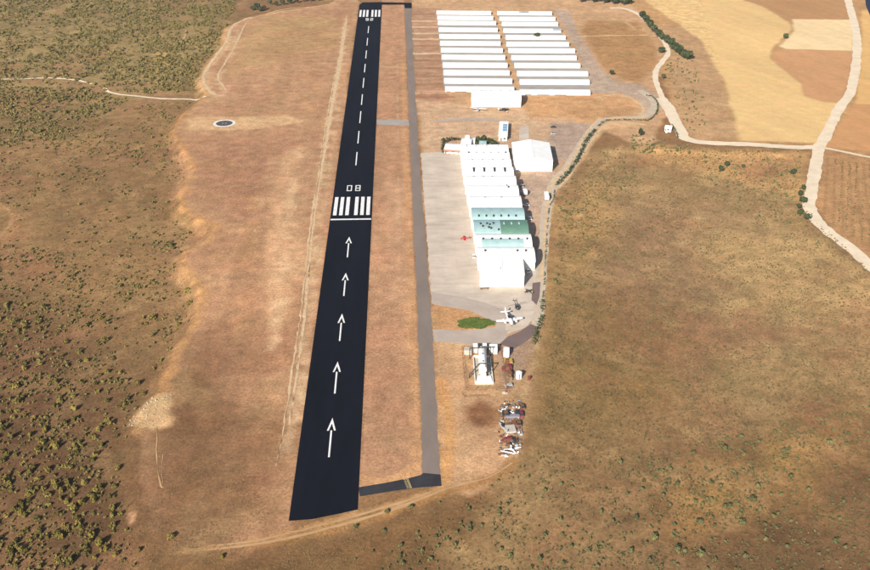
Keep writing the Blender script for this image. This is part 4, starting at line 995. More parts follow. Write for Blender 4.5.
# the long tank
p0, p1 = G(482.8, 378.5), G(482.0, 353.5)
Lt = math.hypot(p1[0] - p0[0], p1[1] - p0[1]); rz = heading(p0, p1)
t = thing('storage_tank', 'long white horizontal tank on saddles in the middle of the fuel yard', 'tank', (p0[0], p0[1], 0), rz)
rr = 1.75
MB().loft([ring_y(0, yy, 3.5, rr * f, rr * f, 20) for yy, f in ((0.5, 0.2), (0.55, 0.6), (0.8, 0.88), (1.3, 1.0), (Lt - 2.3, 1.0), (Lt - 1.8, 0.88), (Lt - 1.55, 0.6), (Lt - 1.5, 0.2))]).build('vessel', M['white_gloss'], t, smooth=True)
for f in (0.2, 0.5, 0.78):
    MB().frus((-1.7, 1.7, Lt * f - 0.3, Lt * f + 0.3), (-1.5, 1.5, Lt * f - 0.3, Lt * f + 0.3), 0, 2.6).build('saddle', M['concrete_wall'], t)
    MB().tube((0, Lt * f + 1.2, 5.15), (0, Lt * f + 1.2, 5.6), 0.4, n=10).build('manway', M['steel'], t)
MB().box(1.0, 1.4, 1.0, Lt - 2, 5.0, 5.06).build('walkway', M['steel'], t)
# dark frames with struts at each end, a white bund below
t = thing('pipe_gantry', 'dark pipe gantry arching over the far end of the tank', 'gantry', (G(482.0, 359)[0], G(482, 359)[1], 0), rz)
MB().tube((-5.6, 0, 5.5), (3.8, 1.0, 5.6), 0.28, n=6).build('beam', M['dark_gloss'], t)
for x, yv in ((-5.4, 0), (3.6, 1.0)): MB().tube((x, yv, 0), (x, yv, 5.5), 0.22, n=6).build('post', M['dark_gloss'], t)
t = thing('pipe_gantry', 'dark slanted pipe run crossing the near end of the tank', 'gantry', (G(481.0, 377)[0], G(481, 377)[1], 0), rz)
MB().tube((-5.0, -1.0, 1.6), (-0.6, 2.2, 5.5), 0.3, n=6).build('beam', M['dark_gloss'], t)
MB().tube((-0.6, 2.2, 5.5), (4.0, 2.0, 5.4), 0.25, n=6).build('beam', M['dark_gloss'], t)
for x, yv, zt in ((-5.0, -1.0, 1.7), (4.0, 2.0, 5.4)): MB().tube((x, yv, 0), (x, yv, zt), 0.22, n=6).build('post', M['dark_gloss'], t)
bp = GL([(475.3, 384.0), (493.3, 384.0), (490.3, 357.5), (473.2, 357.5)])
t = thing('tank_bund', 'low white walled bund and slab around the long tank', 'bund', (0, 0, 0))
MB().slab(GL([(475.6, 383.8), (493.0, 383.8), (490.2, 357.8), (473.6, 357.8)]), 0.0, 0.05).build('floor', M['concrete_wall'], t)
for (a, b) in ((0, 1), (1, 2), (2, 3), (3, 0)):
    A, B = np.array(bp[a]), np.array(bp[b]); d = (B - A) / np.linalg.norm(B - A); nn = np.array([-d[1], d[0]]) * 0.12
    MB().slab([tuple(A + nn), tuple(B + nn - d * 0.25), tuple(B - nn - d * 0.25), tuple(A - nn)], 0.001, 1.0).build('bund_wall', M['wall_white'], t)
a = G(476.0, 383.2); b = G(492.4, 383.2); c = G(490.8, 377.6); d2 = G(477.8, 377.6)
t = thing('pump_platform', 'bright white stepped platform at the near end of the tank', 'platform', (0, 0, 0))
MB().slab([a, b, c, d2], 0.052, 0.9).build('base', M['wall_white'], t)
a = G(480.4, 379.4); b = G(486.2, 379.4); c = G(486.0, 374.6); d2 = G(481, 374.6)
MB().slab([a, b, c, d2], 0.902, 1.7).build('pump_housing', M['white_gloss'], t)
# chain fence round the yard
def fence(label, px_pts, hgt=1.9, step=3.6, closed=True, name='wire_fence'):
    pts = GL(px_pts); t = thing(name, label, 'fence', (0, 0, 0))
    post = MB().tube((0, 0, 0), (0, 0, hgt), 0.07, n=6).mesh('post', M['rust'])
    n = len(pts); rail = MB()
    for i in range(n if closed else n - 1):
        A, B = np.array(pts[i]), np.array(pts[(i + 1) % n]); Ls = np.linalg.norm(B - A); k = max(1, int(Ls / step))
        for j in range(k): link('post', post, t, (*(A + (B - A) * j / k), 0))
        for zz in (0.12, hgt * 0.5, hgt - 0.1): rail.tube((*A, zz), (*B, zz), 0.035, n=4)
        for j in range(k * 5):
            c = A + (B - A) * (j + 0.5) / (k * 5); rail.tube((*c, 0.1), (*c, hgt - 0.1), 0.018, n=4)
    rail.build('wire_panel', M['rust'], t)
    return t
fence('rusty wire fence enclosing the fuel yard and its tank', [(461.8, 349.5), (465.6, 389.8), (506.5, 390.5), (503.2, 360), (500.5, 350)])
fence('second rusty fence line just outside the near side of the fuel yard', [(462.5, 394.5), (464.8, 397.6), (490, 396.4)], 1.2, 3.6, False)
# clutter beside the yard
def crate_heap(name, label, px, size, paint, rz=0.0, cat='scrap', parts=5, seed=0):
    x, y = G(*px); t = thing(name, label, cat, (x, y, 0), rz); r_ = random.Random(seed)
    sx, sy, sz = size
    for k in range(parts):
        w_, d_, h_ = sx * r_.uniform(0.3, 0.6), sy * r_.uniform(0.3, 0.6), sz * r_.uniform(0.35, 1.0)
        cx, cy = r_.uniform(-sx / 2, sx / 2 - w_), r_.uniform(-sy / 2, sy / 2 - d_)
        MB().frus((cx, cx + w_, cy, cy + d_), (cx + w_ * r_.uniform(0, 0.2), cx + w_ * r_.uniform(0.8, 1), cy + d_ * r_.uniform(0, 0.2), cy + d_ * r_.uniform(0.8, 1)), 0.003 * k, h_).build('crate' if k % 2 else 'panel', M[paint if k % 3 else ('rust' if paint != 'rust' else 'wood')], t)
    return t
crate_heap('crate_pile', 'ochre crates stacked below the white container outside the fence', (508.5, 362.6), (4.5, 4.0, 2.0), 'yellow', 0.1, 'crates', 6, 1)
crate_heap('machine_pile', 'maroon farm machinery parts piled beside the fuel yard', (507.2, 369.8), (4.6, 5.5, 2.2), 'maroon', 0.1, 'scrap', 8, 2)
crate_heap('crate_pile', 'brown crates and timber at the end of the pile beside the fuel yard', (508.5, 378.5), (3.6, 7.0, 2.4), 'wood', 0.1, 'crates', 8, 3)
crate_heap('machine_pile', 'grey scrap heap by the fence corner of the fuel yard', (508.8, 386.5), (3.4, 4.0, 1.4), 'silver', 0.3, 'scrap', 6, 4)
crate_heap('rubble_pile', 'small pale rubble pile right of the outer fence', (505.5, 393.0), (3.6, 1.6, 0.8), 'beige', 0.2, 'rubble', 5, 5)
x, y = G(518.8, 378.0)
t = thing('water_tank', 'upright white round tank on the gravel right of the fuel yard', 'tank', (x, y, 0))
MB().tube((0, 0, 0.2), (0, 0, 3.0), 1.3, n=20).build('shell', M['white_gloss'], t, smooth=False)
MB().tube((0, 0, 3.001), (0, 0, 3.5), 1.3, 0.25, n=20).build('lid', M['white_gloss'], t)
MB().tube((0, 0, 0), (0, 0, 0.199), 1.4, n=20).build('plinth', M['concrete_wall'], t)
MB().box(-0.25, 0.25, -1.42, -1.32, 0.2, 2.9).build('ladder', M['steel'], t)
x, y = G(529.0, 379.4)
t = thing('oil_drum', 'single dark red drum standing on the bare earth right of the white tank', 'drum', (x, y, 0))
MB().tube((0, 0, 0), (0, 0, 1.5), 0.65, n=14).build('shell', M['maroon'], t); MB().tube((0, 0, 1.501), (0, 0, 1.56), 0.58, n=14).build('lid', M['rust'], t)
for z_ in (0.5, 1.0): MB().tube((0, 0, z_), (0, 0, z_ + 0.06), 0.68, n=14).build('hoop', M['rust'], t)

# ------------------------------------------------------------------ scrap yard of old aircraft
def at(px): return G(*px)
a = at((512.8, 450.2)); plane('white scrapped aircraft lying at the near end of the scrap yard', a[0], a[1], 0.2, 'white_gloss', 7.0, 6.0, 'scrap_aircraft', gear=False, prop=False)
a = at((507.5, 453.2)); plane('silver scrapped fuselage without wings at the near end of the scrap yard', a[0], a[1], 1.2, 'silver', 6.0, 6.0, 'scrap_aircraft', wings=False, gear=False, prop=False)
a = at((503.8, 409.6)); plane('white scrapped aircraft with a dark tail at the far end of the scrap yard', a[0], a[1], -0.8, 'white_gloss', 4.6, 5.0, 'scrap_aircraft', gear=False, prop=False, accent='dark_gloss')
a = at((510.3, 412.0)); plane('short white wreck beside the dark pile in the scrap yard', a[0], a[1], 0.6, 'white_gloss', 3.2, 3.8, 'scrap_aircraft', wings=True, gear=False, prop=False)
a = at((503.0, 428.4)); plane('pale narrow glider hull along the left side of the scrap yard', a[0], a[1], 0.35, 'silver', 5.0, 7.5, 'scrap_aircraft', wings=False, gear=False, prop=False)
container('violet grey flat container across the scrap yard', at((505.6, 418.6)), at((519.6, 418.2)), 1.8, 0.9, 'violet')
container('pale grey long container in the middle of the scrap yard', at((506.0, 434.0)), at((516.4, 433.0)), 4.5, 0.8, 'beige')
a = at((521.0, 414.4)); car('maroon scrap car on the right side of the scrap yard', a[0], a[1], 0.1, 'maroon', wreck=True)
a = at((517.2, 413.8)); car('dark scrap car beside the maroon one in the scrap yard', a[0], a[1], 0.0, 'dark_gloss', wreck=True)
a = at((521.6, 407.2)); car('dark scrap car standing highest up at the scrap yard edge', a[0], a[1], 0.3, 'rust', wreck=True)
a = at((518.8, 424.0)); car('rust brown scrap car right of the violet container', a[0], a[1], 0.05, 'rust', wreck=True)
crate_heap('scrap_pile', 'dark scrap pile left of the violet container', (506.2, 414.5), (3.2, 5.5, 1.6), 'dark_gloss', 0.1, 'scrap', 7, 11)
crate_heap('scrap_pile', 'brown scrap pile inside the middle of the scrap yard', (510.8, 426.5), (5.5, 5.5, 0.9), 'rust', 0.2, 'scrap', 9, 12)
crate_heap('scrap_pile', 'maroon and grey scrap pile at the left edge of the scrap yard', (506.5, 440.0), (6.0, 3.5, 1.0), 'maroon', 0.2, 'scrap', 8, 13)
crate_heap('scrap_pile', 'narrow dark scrap stack right of the pale container', (515.5, 440.8), (1.6, 5.0, 1.4), 'dark_gloss', 0.0, 'scrap', 6, 14)
crate_heap('scrap_pile', 'pale scrap scatter at the lower left tip of the scrap yard', (503.6, 455.0), (4.5, 2.0, 0.6), 'beige', 0.3, 'scrap', 7, 15)
crate_heap('scrap_pile', 'grey engine parts along the right fence of the scrap yard', (520.4, 432.0), (1.4, 7.0, 0.9), 'silver', 0.05, 'scrap', 6, 16)
crate_heap('scrap_pile', 'small dark parts below the highest scrap car', (520.8, 410.6), (2.0, 1.6, 0.8), 'maroon', 0.1, 'scrap', 5, 17)

r_ = random.Random(4)
for i, (px_, lab_) in enumerate([((508.5, 405.5), 'small dark heap above the far end of the scrap yard'), ((513.5, 407.0), 'small grey heap between the far wreck and the highest scrap car'), ((513.8, 422.0), 'low dark heap below the violet container'),
        ((502.0, 421.5), 'small pale heap at the left edge of the scrap yard'), ((509.8, 445.0), 'small dark heap above the near white wreck'), ((518.5, 446.0), 'small grey heap right of the near white wreck'), ((500.5, 436.5), 'small brown heap left of the pale container')]):
    crate_heap('scrap_pile', lab_, px_, (r_.uniform(1.6, 2.8), r_.uniform(1.6, 3.0), r_.uniform(0.5, 1.2)), ['dark_gloss', 'silver', 'rust', 'beige', 'dark_gloss', 'silver', 'wood'][i], r_.random(), 'scrap', 7, 40 + i)

g_ = np.random.default_rng(31); mb = MB()
poly = GL([(500, 402), (524, 400), (523, 432), (520, 456), (500, 458), (498, 430)])
X = g_.uniform(min(p[0] for p in poly), max(p[0] for p in poly), 900); Y = g_.uniform(min(p[1] for p in poly), max(p[1] for p in poly), 900)
ok = inside(X, Y, poly); X, Y = X[ok], Y[ok]
for nm_, mt_, sl in (('scrap_litter', 'vent', slice(0, 80)), ('scrap_litter', 'rust', slice(130, 210)), ('scrap_litter', 'white_gloss', slice(260, 276))):
    mb = MB()
    for x, y in zip(X[sl], Y[sl]):
        a = g_.random() * 3.14; l, w_, h_ = g_.uniform(0.25, 1.5), g_.uniform(0.12, 0.5), g_.uniform(0.08, 0.55); c, s = math.cos(a), math.sin(a)
        q4 = [(x + c * i - s * j, y + s * i + c * j) for i, j in ((-l / 2, -w_ / 2), (l / 2, -w_ / 2), (l / 2, w_ / 2), (-l / 2, w_ / 2))]
        k = g_.uniform(0, 0.3); mb.add([(p[0], p[1], 0.0) for p in q4] + [(p[0], p[1], h_ * (1 + k * (-1) ** i)) for i, p in enumerate(q4)], [(3, 2, 1, 0), (4, 5, 6, 7), (0, 1, 5, 4), (1, 2, 6, 5), (2, 3, 7, 6), (3, 0, 4, 7)])
    o = mb.build(nm_, M[mt_]); o['kind'] = 'stuff'; o['label'] = {'vent': 'grey', 'rust': 'rusty', 'white_gloss': 'white'}[mt_] + ' scrap pieces littering the scrap yard'; o['category'] = 'litter'

# ------------------------------------------------------------------ vegetation
def leaf_cloud(n, r, seed, flat=0.75, size=0.3, lumps=5, floor=True):
    """n leaf-clump quads spread through a lumpy crown of radius 1*r standing on z=0; returns (n,4,3)"""
    g_ = np.random.default_rng(seed)
    c = g_.normal(size=(lumps, 3)); c /= np.linalg.norm(c, axis=1)[:, None]; c *= g_.uniform(0.15, 0.55, (lumps, 1)); c[:, 2] = np.abs(c[:, 2]) * 0.8
    rad = g_.uniform(0.38, 0.62, lumps)
    k = g_.integers(0, lumps, n)
    dvec = g_.normal(size=(n, 3)); dvec /= np.linalg.norm(dvec, axis=1)[:, None]
    pos = c[k] + dvec * (rad[k] * g_.uniform(0.55, 1.0, n) ** 0.6)[:, None]
    nrm = dvec + g_.normal(size=(n, 3)) * 0.45; nrm /= np.linalg.norm(nrm, axis=1)[:, None]
    up = np.array([0.0, 0.0, 1.0]); tx = np.cross(nrm, up + g_.normal(size=(n, 3)) * 0.4); tx /= np.linalg.norm(tx, axis=1)[:, None] + 1e-6
    tyv = np.cross(nrm, tx); s = size * g_.uniform(0.6, 1.3, (n, 1))
    q_ = np.stack([pos - tx * s - tyv * s * 0.7, pos + tx * s - tyv * s * 0.6, pos + tx * s * 0.7 + tyv * s, pos - tx * s * 0.8 + tyv * s * 0.8], 1)
    q_[..., 2] = q_[..., 2] * flat + 0.35
    q_[..., 2] = np.maximum(q_[..., 2], -0.03)
    return q_ * r
def quads_mesh(name, Q, m):
    n = len(Q); me = bpy.data.meshes.new(name)
    me.vertices.add(n * 4); me.vertices.foreach_set('co', Q.reshape(-1).astype(np.float32))
    me.loops.add(n * 4); me.loops.foreach_set('vertex_index', np.arange(n * 4, dtype=np.int32))
    me.polygons.add(n); me.polygons.foreach_set('loop_start', np.arange(0, n * 4, 4, dtype=np.int32))
    me.update(calc_edges=True); me.materials.append(m); return me

# ---- where bushes grow
def in_frame(x, y, z, m=12):
    u, v, s = pix(x, y, z); return (u > -m) & (u < 870 + m) & (v > -m) & (v < 570 + m)
def scatter(n, px_poly, sz, seed, clump=0.0, clump_scale=30.0, avoid=None):
    pts = GL(px_poly, -4.0); g_ = np.random.default_rng(seed)
    x0 = min(p[0] for p in pts); x1 = max(p[0] for p in pts); y0 = min(p[1] for p in pts); y1 = max(p[1] for p in pts)
    X = g_.uniform(x0, x1, n * 6); Y = g_.uniform(y0, y1, n * 6)
    ok = inside(X, Y, pts)
    if clump:
        ok &= g_.random(n * 6) < sstep(clump - 0.14, clump + 0.14, fbm(X, Y, clump_scale, seed, 3)) + 0.04
    X, Y = X[ok][:n], Y[ok][:n]
    r = sz[0] + (sz[1] - sz[0]) * g_.random(len(X)) ** 2.2
    return X, Y, r
GROUPS = []
Lx, Ly, Lr = [], [], []
def addL(n, poly, sz, seed, clump=0.0, cs=30.0):
    X, Y, r = scatter(n, poly, sz, seed, clump, cs)
    ok = sdist(X, Y, LEFT) > 5.0
    Lx.append(X[ok]); Ly.append(Y[ok]); Lr.append(r[ok])
top_poly = [(-25, -12), (240, -12), (228, 22), (222, 42), (200, 70), (200, 92), (150, 92), (60, 84), (-25, 82)]
addL(6600, top_poly, (0.9, 2.6), 21, 0.40, 26)
addL(1500, [(-25, 80), (70, 84), (130, 96), (60, 135), (-25, 145)], (0.8, 2.3), 22, 0.42, 24)
addL(420, [(60, 100), (190, 100), (185, 140), (120, 160), (40, 140)], (0.6, 1.7), 23, 0.5, 22)
addL(800, [(0, 140), (180, 140), (200, 215), (170, 300), (60, 300), (-10, 220)], (0.5, 1.5), 24, 0.46, 18)
addL(260, [(60, 240), (200, 230), (190, 320), (160, 380), (100, 330)], (0.5, 1.6), 25, 0.48, 16)
addL(1900, [(-20, 235), (70, 250), (100, 330), (140, 400), (120, 480), (130, 585), (-20, 585)], (0.35, 1.5), 26, 0.40, 14)
addL(520, [(-20, 290), (50, 300), (80, 420), (100, 585), (-20, 585)], (0.6, 1.8), 27, 0.36, 16)
addL(60, [(130, 520), (330, 545), (330, 585), (110, 585)], (0.4, 1.1), 28)
hand_left = [(95, 455, 1.6), (56, 488, 1.5), (100, 488, 1.8), (112, 510, 1.9), (66, 503, 1.5), (20, 505, 1.7), (38, 452, 1.4), (75, 446, 1.3), (58, 515, 1.3), (44, 490, 1.5), (6, 482, 1.8),
             (170, 538, 1.7), (222, 557, 1.1), (100, 545, 1.9), (113, 527, 1.5), (140, 550, 1.2), (20, 550, 1.8), (70, 563, 1.8), (98, 430, 1.6), (110, 424, 1.5), (125, 438, 1.0), (48, 470, 1.4), (28, 475, 1.2),
             (187, 291, 2.4), (190, 304, 1.8), (101, 319, 1.6), (88, 326, 1.7), (115, 320, 1.5), (152, 319, 2.2), (165, 336, 1.2), (105, 341, 1.9), (45, 307, 1.9), (86, 361, 1.6), (40, 365, 1.8), (66, 343, 1.8),
             (15, 388, 2.2), (106, 373, 1.6), (120, 374, 1.2), (160, 362, 1.6), (138, 384, 1.6), (143, 395, 1.5), (97, 393, 1.6), (107, 402, 1.4), (60, 403, 1.6), (75, 410, 1.7), (125, 405, 1.4), (188, 322, 1.1),
             (170, 247, 1.9), (94, 234, 1.6), (141, 246, 1.3), (154, 203, 1.8), (73, 255, 1.2), (26, 210, 1.2), (176, 293, 1.6)]
hp = np.array([GT(a, b)[:2] for a, b, c in hand_left])
Lx.append(hp[:, 0]); Ly.append(hp[:, 1]); Lr.append(np.array([c for _, _, c in hand_left]))
Lx, Ly, Lr = np.concatenate(Lx), np.concatenate(Ly), np.concatenate(Lr)
Lz = height(Lx, Ly)
ok = in_frame(Lx, Ly, Lz, 25); Lx, Ly, Lr, Lz = Lx[ok], Ly[ok], Lr[ok], Lz[ok]

Rx, Ry, Rr = [], [], []
def addR(n, poly, sz, seed, clump=0.0, cs=30.0, margin=2.0):
    X, Y, r = scatter(n, poly, sz, seed, clump, cs)
    Rx.append(X); Ry.append(Y); Rr.append(r)
addR(1500, [(410, 545), (500, 510), (560, 470), (700, 440), (880, 400), (880, 590), (300, 590)], (0.30, 1.0), 31, 0.44, 16)
addR(800, [(560, 300), (700, 320), (870, 300), (880, 420), (700, 450), (545, 430)], (0.25, 0.65), 32, 0.47, 20)
addR(700, [(556, 205), (600, 170), (690, 210), (820, 250), (870, 300), (700, 330), (560, 310)], (0.25, 0.75), 33, 0.46, 16)
addR(330, [(560, 195), (605, 150), (640, 165), (610, 240), (552, 300)], (0.4, 1.1), 34, 0.42, 14)
addR(260, [(690, 152), (800, 155), (800, 215), (860, 275), (780, 235), (720, 200)], (0.5, 1.4), 35, 0.44, 14)
addR(150, [(655, 62), (690, 60), (706, 95), (704, 132), (690, 138), (672, 112)], (0.7, 1.8), 36, 0.40, 14)
addR(90, [(632, 140), (690, 146), (690, 158), (628, 156)], (0.8, 1.7), 37, 0.42, 14)
addR(40, [(430, 545), (470, 505), (520, 470), (560, 480), (500, 540)], (0.4, 1.0), 38)
hand_right = [(741, 437, 1.3), (759, 443, 1.3), (725, 449, 1.4), (744, 455, 1.2), (784, 451, 1.1), (790, 477, 1.4), (752, 500, 1.6), (757, 488, 1.3), (741, 523, 1.6), (699, 522, 1.7), (655, 540, 1.5), (636, 518, 1.4),
              (631, 551, 1.5), (678, 551, 1.5), (589, 551, 1.2), (600, 512, 1.2), (655, 537, 1.3), (674, 525, 1.0), (808, 491, 1.2), (836, 541, 1.3), (829, 444, 1.5), (846, 445, 1.4), (693, 453, 1.1), (620, 463, 1.2), (642, 490, 1.3),
              (677, 484, 1.2), (665, 486, 1.0), (720, 487, 1.2), (766, 540, 1.2), (745, 556, 1.4), (787, 547, 1.1), (815, 411, 0.9), (701, 556, 1.5), (725, 507, 1.2), (692, 455, 1.0), (775, 432, 1.2),
              (455, 545, 1.2), (430, 560, 1.2), (387, 512, 1.0), (410, 508, 1.3), (384, 531, 1.0), (355, 528, 1.1), (440, 503, 0.9), (470, 530, 1.1), (510, 556, 1.3), (545, 535, 1.2), (540, 560, 1.3), (560, 520, 1.1)]
hp = np.array([GT(a, b)[:2] for a, b, c in hand_right])
Rx.append(hp[:, 0]); Ry.append(hp[:, 1]); Rr.append(np.array([c for _, _, c in hand_right]))
Rx, Ry, Rr = np.concatenate(Rx), np.concatenate(Ry), np.concatenate(Rr)
Rz = height(Rx, Ry)
ok = in_frame(Rx, Ry, Rz, 25)
road1 = smooth_line(GL([(1000, 360), (885, 277), (870, 265.5), (848, 246), (824, 228), (810, 208), (813, 183), (819, 148), (823, 141), (839, 109)]), 10)
ok &= seg_dist(Rx, Ry, [tuple(p) for p in road1]) > 6
road2 = smooth_line(GL([(819, 147), (790, 147), (755, 144.5), (693, 141), (679, 128), (667, 106), (656, 71), (668, 53)]), 10)
ok &= seg_dist(Rx, Ry, [tuple(p) for p in road2]) > 7
Rx, Ry, Rr, Rz = Rx[ok], Ry[ok], Rr[ok], Rz[ok]

def plant(X, Y, Z, Rr_, n_ind, mat_near, mat_far, label, group, stuff_label, stuff_name, seed, tint_split=None):
    u, v, s = pix(X, Y, Z)
    vis = (u > 2) & (u < 868) & (v > 2) & (v < 569)
    order = np.argsort(-(Rr_ * s * vis)); ind = order[:n_ind]; rest = order[n_ind:]
    g_ = np.random.default_rng(seed)
    variants = [quads_mesh('bush', leaf_cloud(170, 1.0, seed * 100 + k, flat=1.25 + 0.15 * (k % 3), size=0.19, lumps=4 + k % 4), M[mat_near]) for k in range(8)]
    for j, i in enumerate(ind):
        o = link('bush', variants[int(g_.integers(0, 8))], None, (X[i], Y[i], Z[i] - 0.12 * Rr_[i]), float(g_.random() * 6.28))
        sc = float(Rr_[i]) * 0.95; o.scale = (sc * g_.uniform(0.85, 1.2), sc * g_.uniform(0.85, 1.2), sc * g_.uniform(0.8, 1.15))
        lb = label(u[i], v[i], Rr_[i] * s[i]); tag(o, lb, 'bush', group + ': ' + lb.split(' bush ')[-1])
    base = [leaf_cloud(24, 1.0, seed * 100 + 50 + k, flat=1.2, size=0.33, lumps=4) for k in range(10)]
    out = []
    kk = g_.integers(0, 10, len(rest)); an = g_.random(len(rest)) * 6.283
    for b_ in range(10):
        sel = rest[kk == b_]; a_ = an[kk == b_]
        if not len(sel): continue
        ca_, sa_ = np.cos(a_), np.sin(a_)
        q0 = base[b_][None] * (Rr_[sel] * 0.9)[:, None, None, None]
        x = q0[..., 0] * ca_[:, None, None] - q0[..., 1] * sa_[:, None, None] + X[sel][:, None, None]
        y = q0[..., 0] * sa_[:, None, None] + q0[..., 1] * ca_[:, None, None] + Y[sel][:, None, None]
        z = q0[..., 2] + (Z[sel] - 0.1 * Rr_[sel])[:, None, None]
        out.append(np.stack([x, y, z], -1).reshape(-1, 4, 3))
    me = quads_mesh(stuff_name, np.concatenate(out), M[mat_far]); o = link(stuff_name, me); o['kind'] = 'stuff'; o['label'] = stuff_label; o['category'] = 'scrub'
def left_label(a, b, s_):
    sz = 'large' if s_ > 4.6 else 'medium' if s_ > 3.6 else 'small'
    where = 'in the bottom left corner of the slope' if (b > 490 and a < 70) else 'on the slope below the pale rubble' if (b > 430 and a >= 70) else 'on the slope just left of the pale rubble' if (b > 380 and a >= 70) else \
        'by the left border level with the rubble' if b > 380 else 'on the slope edge above the pale rubble' if (b > 300 and a > 110) else 'by the left border above the rubble' if b > 300 else 'on the sparse slope left of the threshold' if b > 140 else 'in the dense far scrub'
    return '%s olive green scrub bush %s' % (sz, where)
def right_label(a, b, s_):
    sz = 'large' if s_ > 3.6 else 'medium' if s_ > 2.8 else 'small'
    where = 'below the dirt track at the runway end' if a < 470 else 'at the bottom of the meadow near the scrap yard' if (a < 600 and b > 430) else 'at the bottom centre of the right meadow' if (a < 720 and b > 430) else 'in the bottom right part of the meadow' if b > 430 else 'beside the gravel road' if b < 290 else 'on the middle of the right meadow'
    return '%s grey green bush %s' % (sz, where)
plant(Lx, Ly, Lz, Lr, 200, 'scrub', 'scrub_far', left_label, 'scrub bushes', 'olive scrub covering the slope left of the runway', 'scrub', 41)
plant(Rx, Ry, Rz, Rr, 100, 'sage', 'sage', right_label, 'meadow bushes', 'small grey green shrubs dotted over the right meadow', 'meadow_shrubs', 42)

# ---- trees
NTH = ['first', 'second', 'third', 'fourth', 'fifth', 'sixth', 'seventh', 'eighth', 'ninth', 'tenth', 'eleventh', 'twelfth', 'thirteenth']
def tree_meshes(seed, tall=1.0):
    g_ = random.Random(seed); mb = MB()
    mb.tube((0, 0, -0.3), (0.02, 0.03, 0.32 * tall), 0.055, 0.04, 8)
    for k in range(5):
        a = k * 1.257 + g_.random(); mb.tube((0.02, 0.03, 0.25 * tall), (0.32 * math.cos(a), 0.32 * math.sin(a), (0.5 + 0.15 * g_.random()) * tall), 0.028, 0.01, 6)
    trunk = mb.mesh('trunk', M['bark'])
    Q = leaf_cloud(420, 0.5, seed, flat=1.0 * tall, size=0.13, lumps=8); Q[..., 2] += 0.25 * tall
    crown = quads_mesh('crown', Q, M['tree_leaf'])
    return trunk, crown
TREES = [tree_meshes(600 + k, 1.0) for k in range(5)]; CYP = tree_meshes(700, 2.0)
def tree(label, px, w_, kind=None, group=None, name='broadleaf_tree'):
    x, y, z = GT(*px); g_ = random.Random(int(px[0] * 31 + px[1] * 17))
    t = thing(name, label, 'tree', (x, y, z), g_.random() * 6.28, group)
    tr_, cr = CYP if kind == 'cypress' else TREES[g_.randrange(5)]
    for nm, me in (('trunk', tr_), ('crown', cr)):
        o = link(nm, me, t); o.scale = (w_, w_, w_ * g_.uniform(0.85, 1.1))
    return t
tree('dark round tree standing alone among the right block of far hangar rows', (537, 38.5), 7.5)
tree('dark cypress shaped tree near the gravel road bend', (640, 136.5), 4.2, 'cypress', name='cypress_tree')
tree('dark tree on the meadow, left of a close pair', (720.5, 171.5), 5.2)
tree('dark tree on the meadow, right of a close pair', (727, 167), 5.0)
tree('small dark tree on the meadow just right of the pair', (743.5, 168), 3.4)
tree('dark tree at the meadow edge left of the gravel road junction', (793, 175), 5.0)
tree('small tree at the field corner between yellow and pale fields', (785, 39), 6.5)
tree('dark tree inside the grey yard beside the gravel road', (661.5, 53), 7.5)
tree('lone dark bush like tree left of the gravel track bend', (663.5, 79), 5.0)
tree('dark tree on the gravel yard right of the far hangar rows', (611, 75), 6.0)
for i, p in enumerate([(642, 18), (646, 23), (650, 28), (654, 32.5), (658, 37), (662, 40), (666, 43), (670, 46), (674, 50), (678, 53), (681, 56), (684, 58.5), (687, 60)]):
    tree('%s dark green tree of the row beside the track, from its far end' % NTH[i], p, 8.6 + (i * 37 % 5) * 0.5, group='trees in the row beside the track')
for i, p in enumerate([(582, 2.5), (588, 1), (594, 2.5), (599, 1.5), (604, 3.5), (609, 2), (614, 4), (619, 3), (624, 5), (629, 4)]):
    tree('%s dark tree from the left in the grove beyond the far hangars' % NTH[i], p, 9.5 + (i * 53 % 5) * 0.6, group='trees of the grove beyond the far hangars')
for i, p in enumerate([(253, 10.5), (257, 8.5), (260, 11.5), (264, 10)]):
    tree('%s dark tree from the left in the clump by the perimeter track bend' % NTH[i], p, 6.5 + (i * 53 % 3) * 0.7, group='trees in the clump by the perimeter bend')
for i, p in enumerate([(270, 5), (276, 6), (283, 5), (290, 3.5), (297, 3), (304, 2), (311, 1.5), (318, 1)]):
    tree('%s dark tree from the left in the line above the graded strip' % NTH[i], p, 6.5 + (i * 29 % 4) * 0.6, group='trees in the line left of the runway head')
for i, p in enumerate([(476.5, 146), (478, 142.5), (484, 142), (488.5, 143.5), (491.5, 145), (494, 146)]):
    tree('%s dark tree from the left behind the clubhouse end of the hangar row' % NTH[i], p, 4.6 + (i % 3) * 0.5, group='trees behind the clubhouse end of the hangar row')
for i, p in enumerate([(803, 190), (800, 197), (803, 203), (799, 209), (800, 215), (807, 220)]):
    tree('%s dark shrub like tree hugging the gravel road, from its far end' % NTH[i], p, 4.2 + (i % 3) * 0.6, group='trees hugging the gravel road')

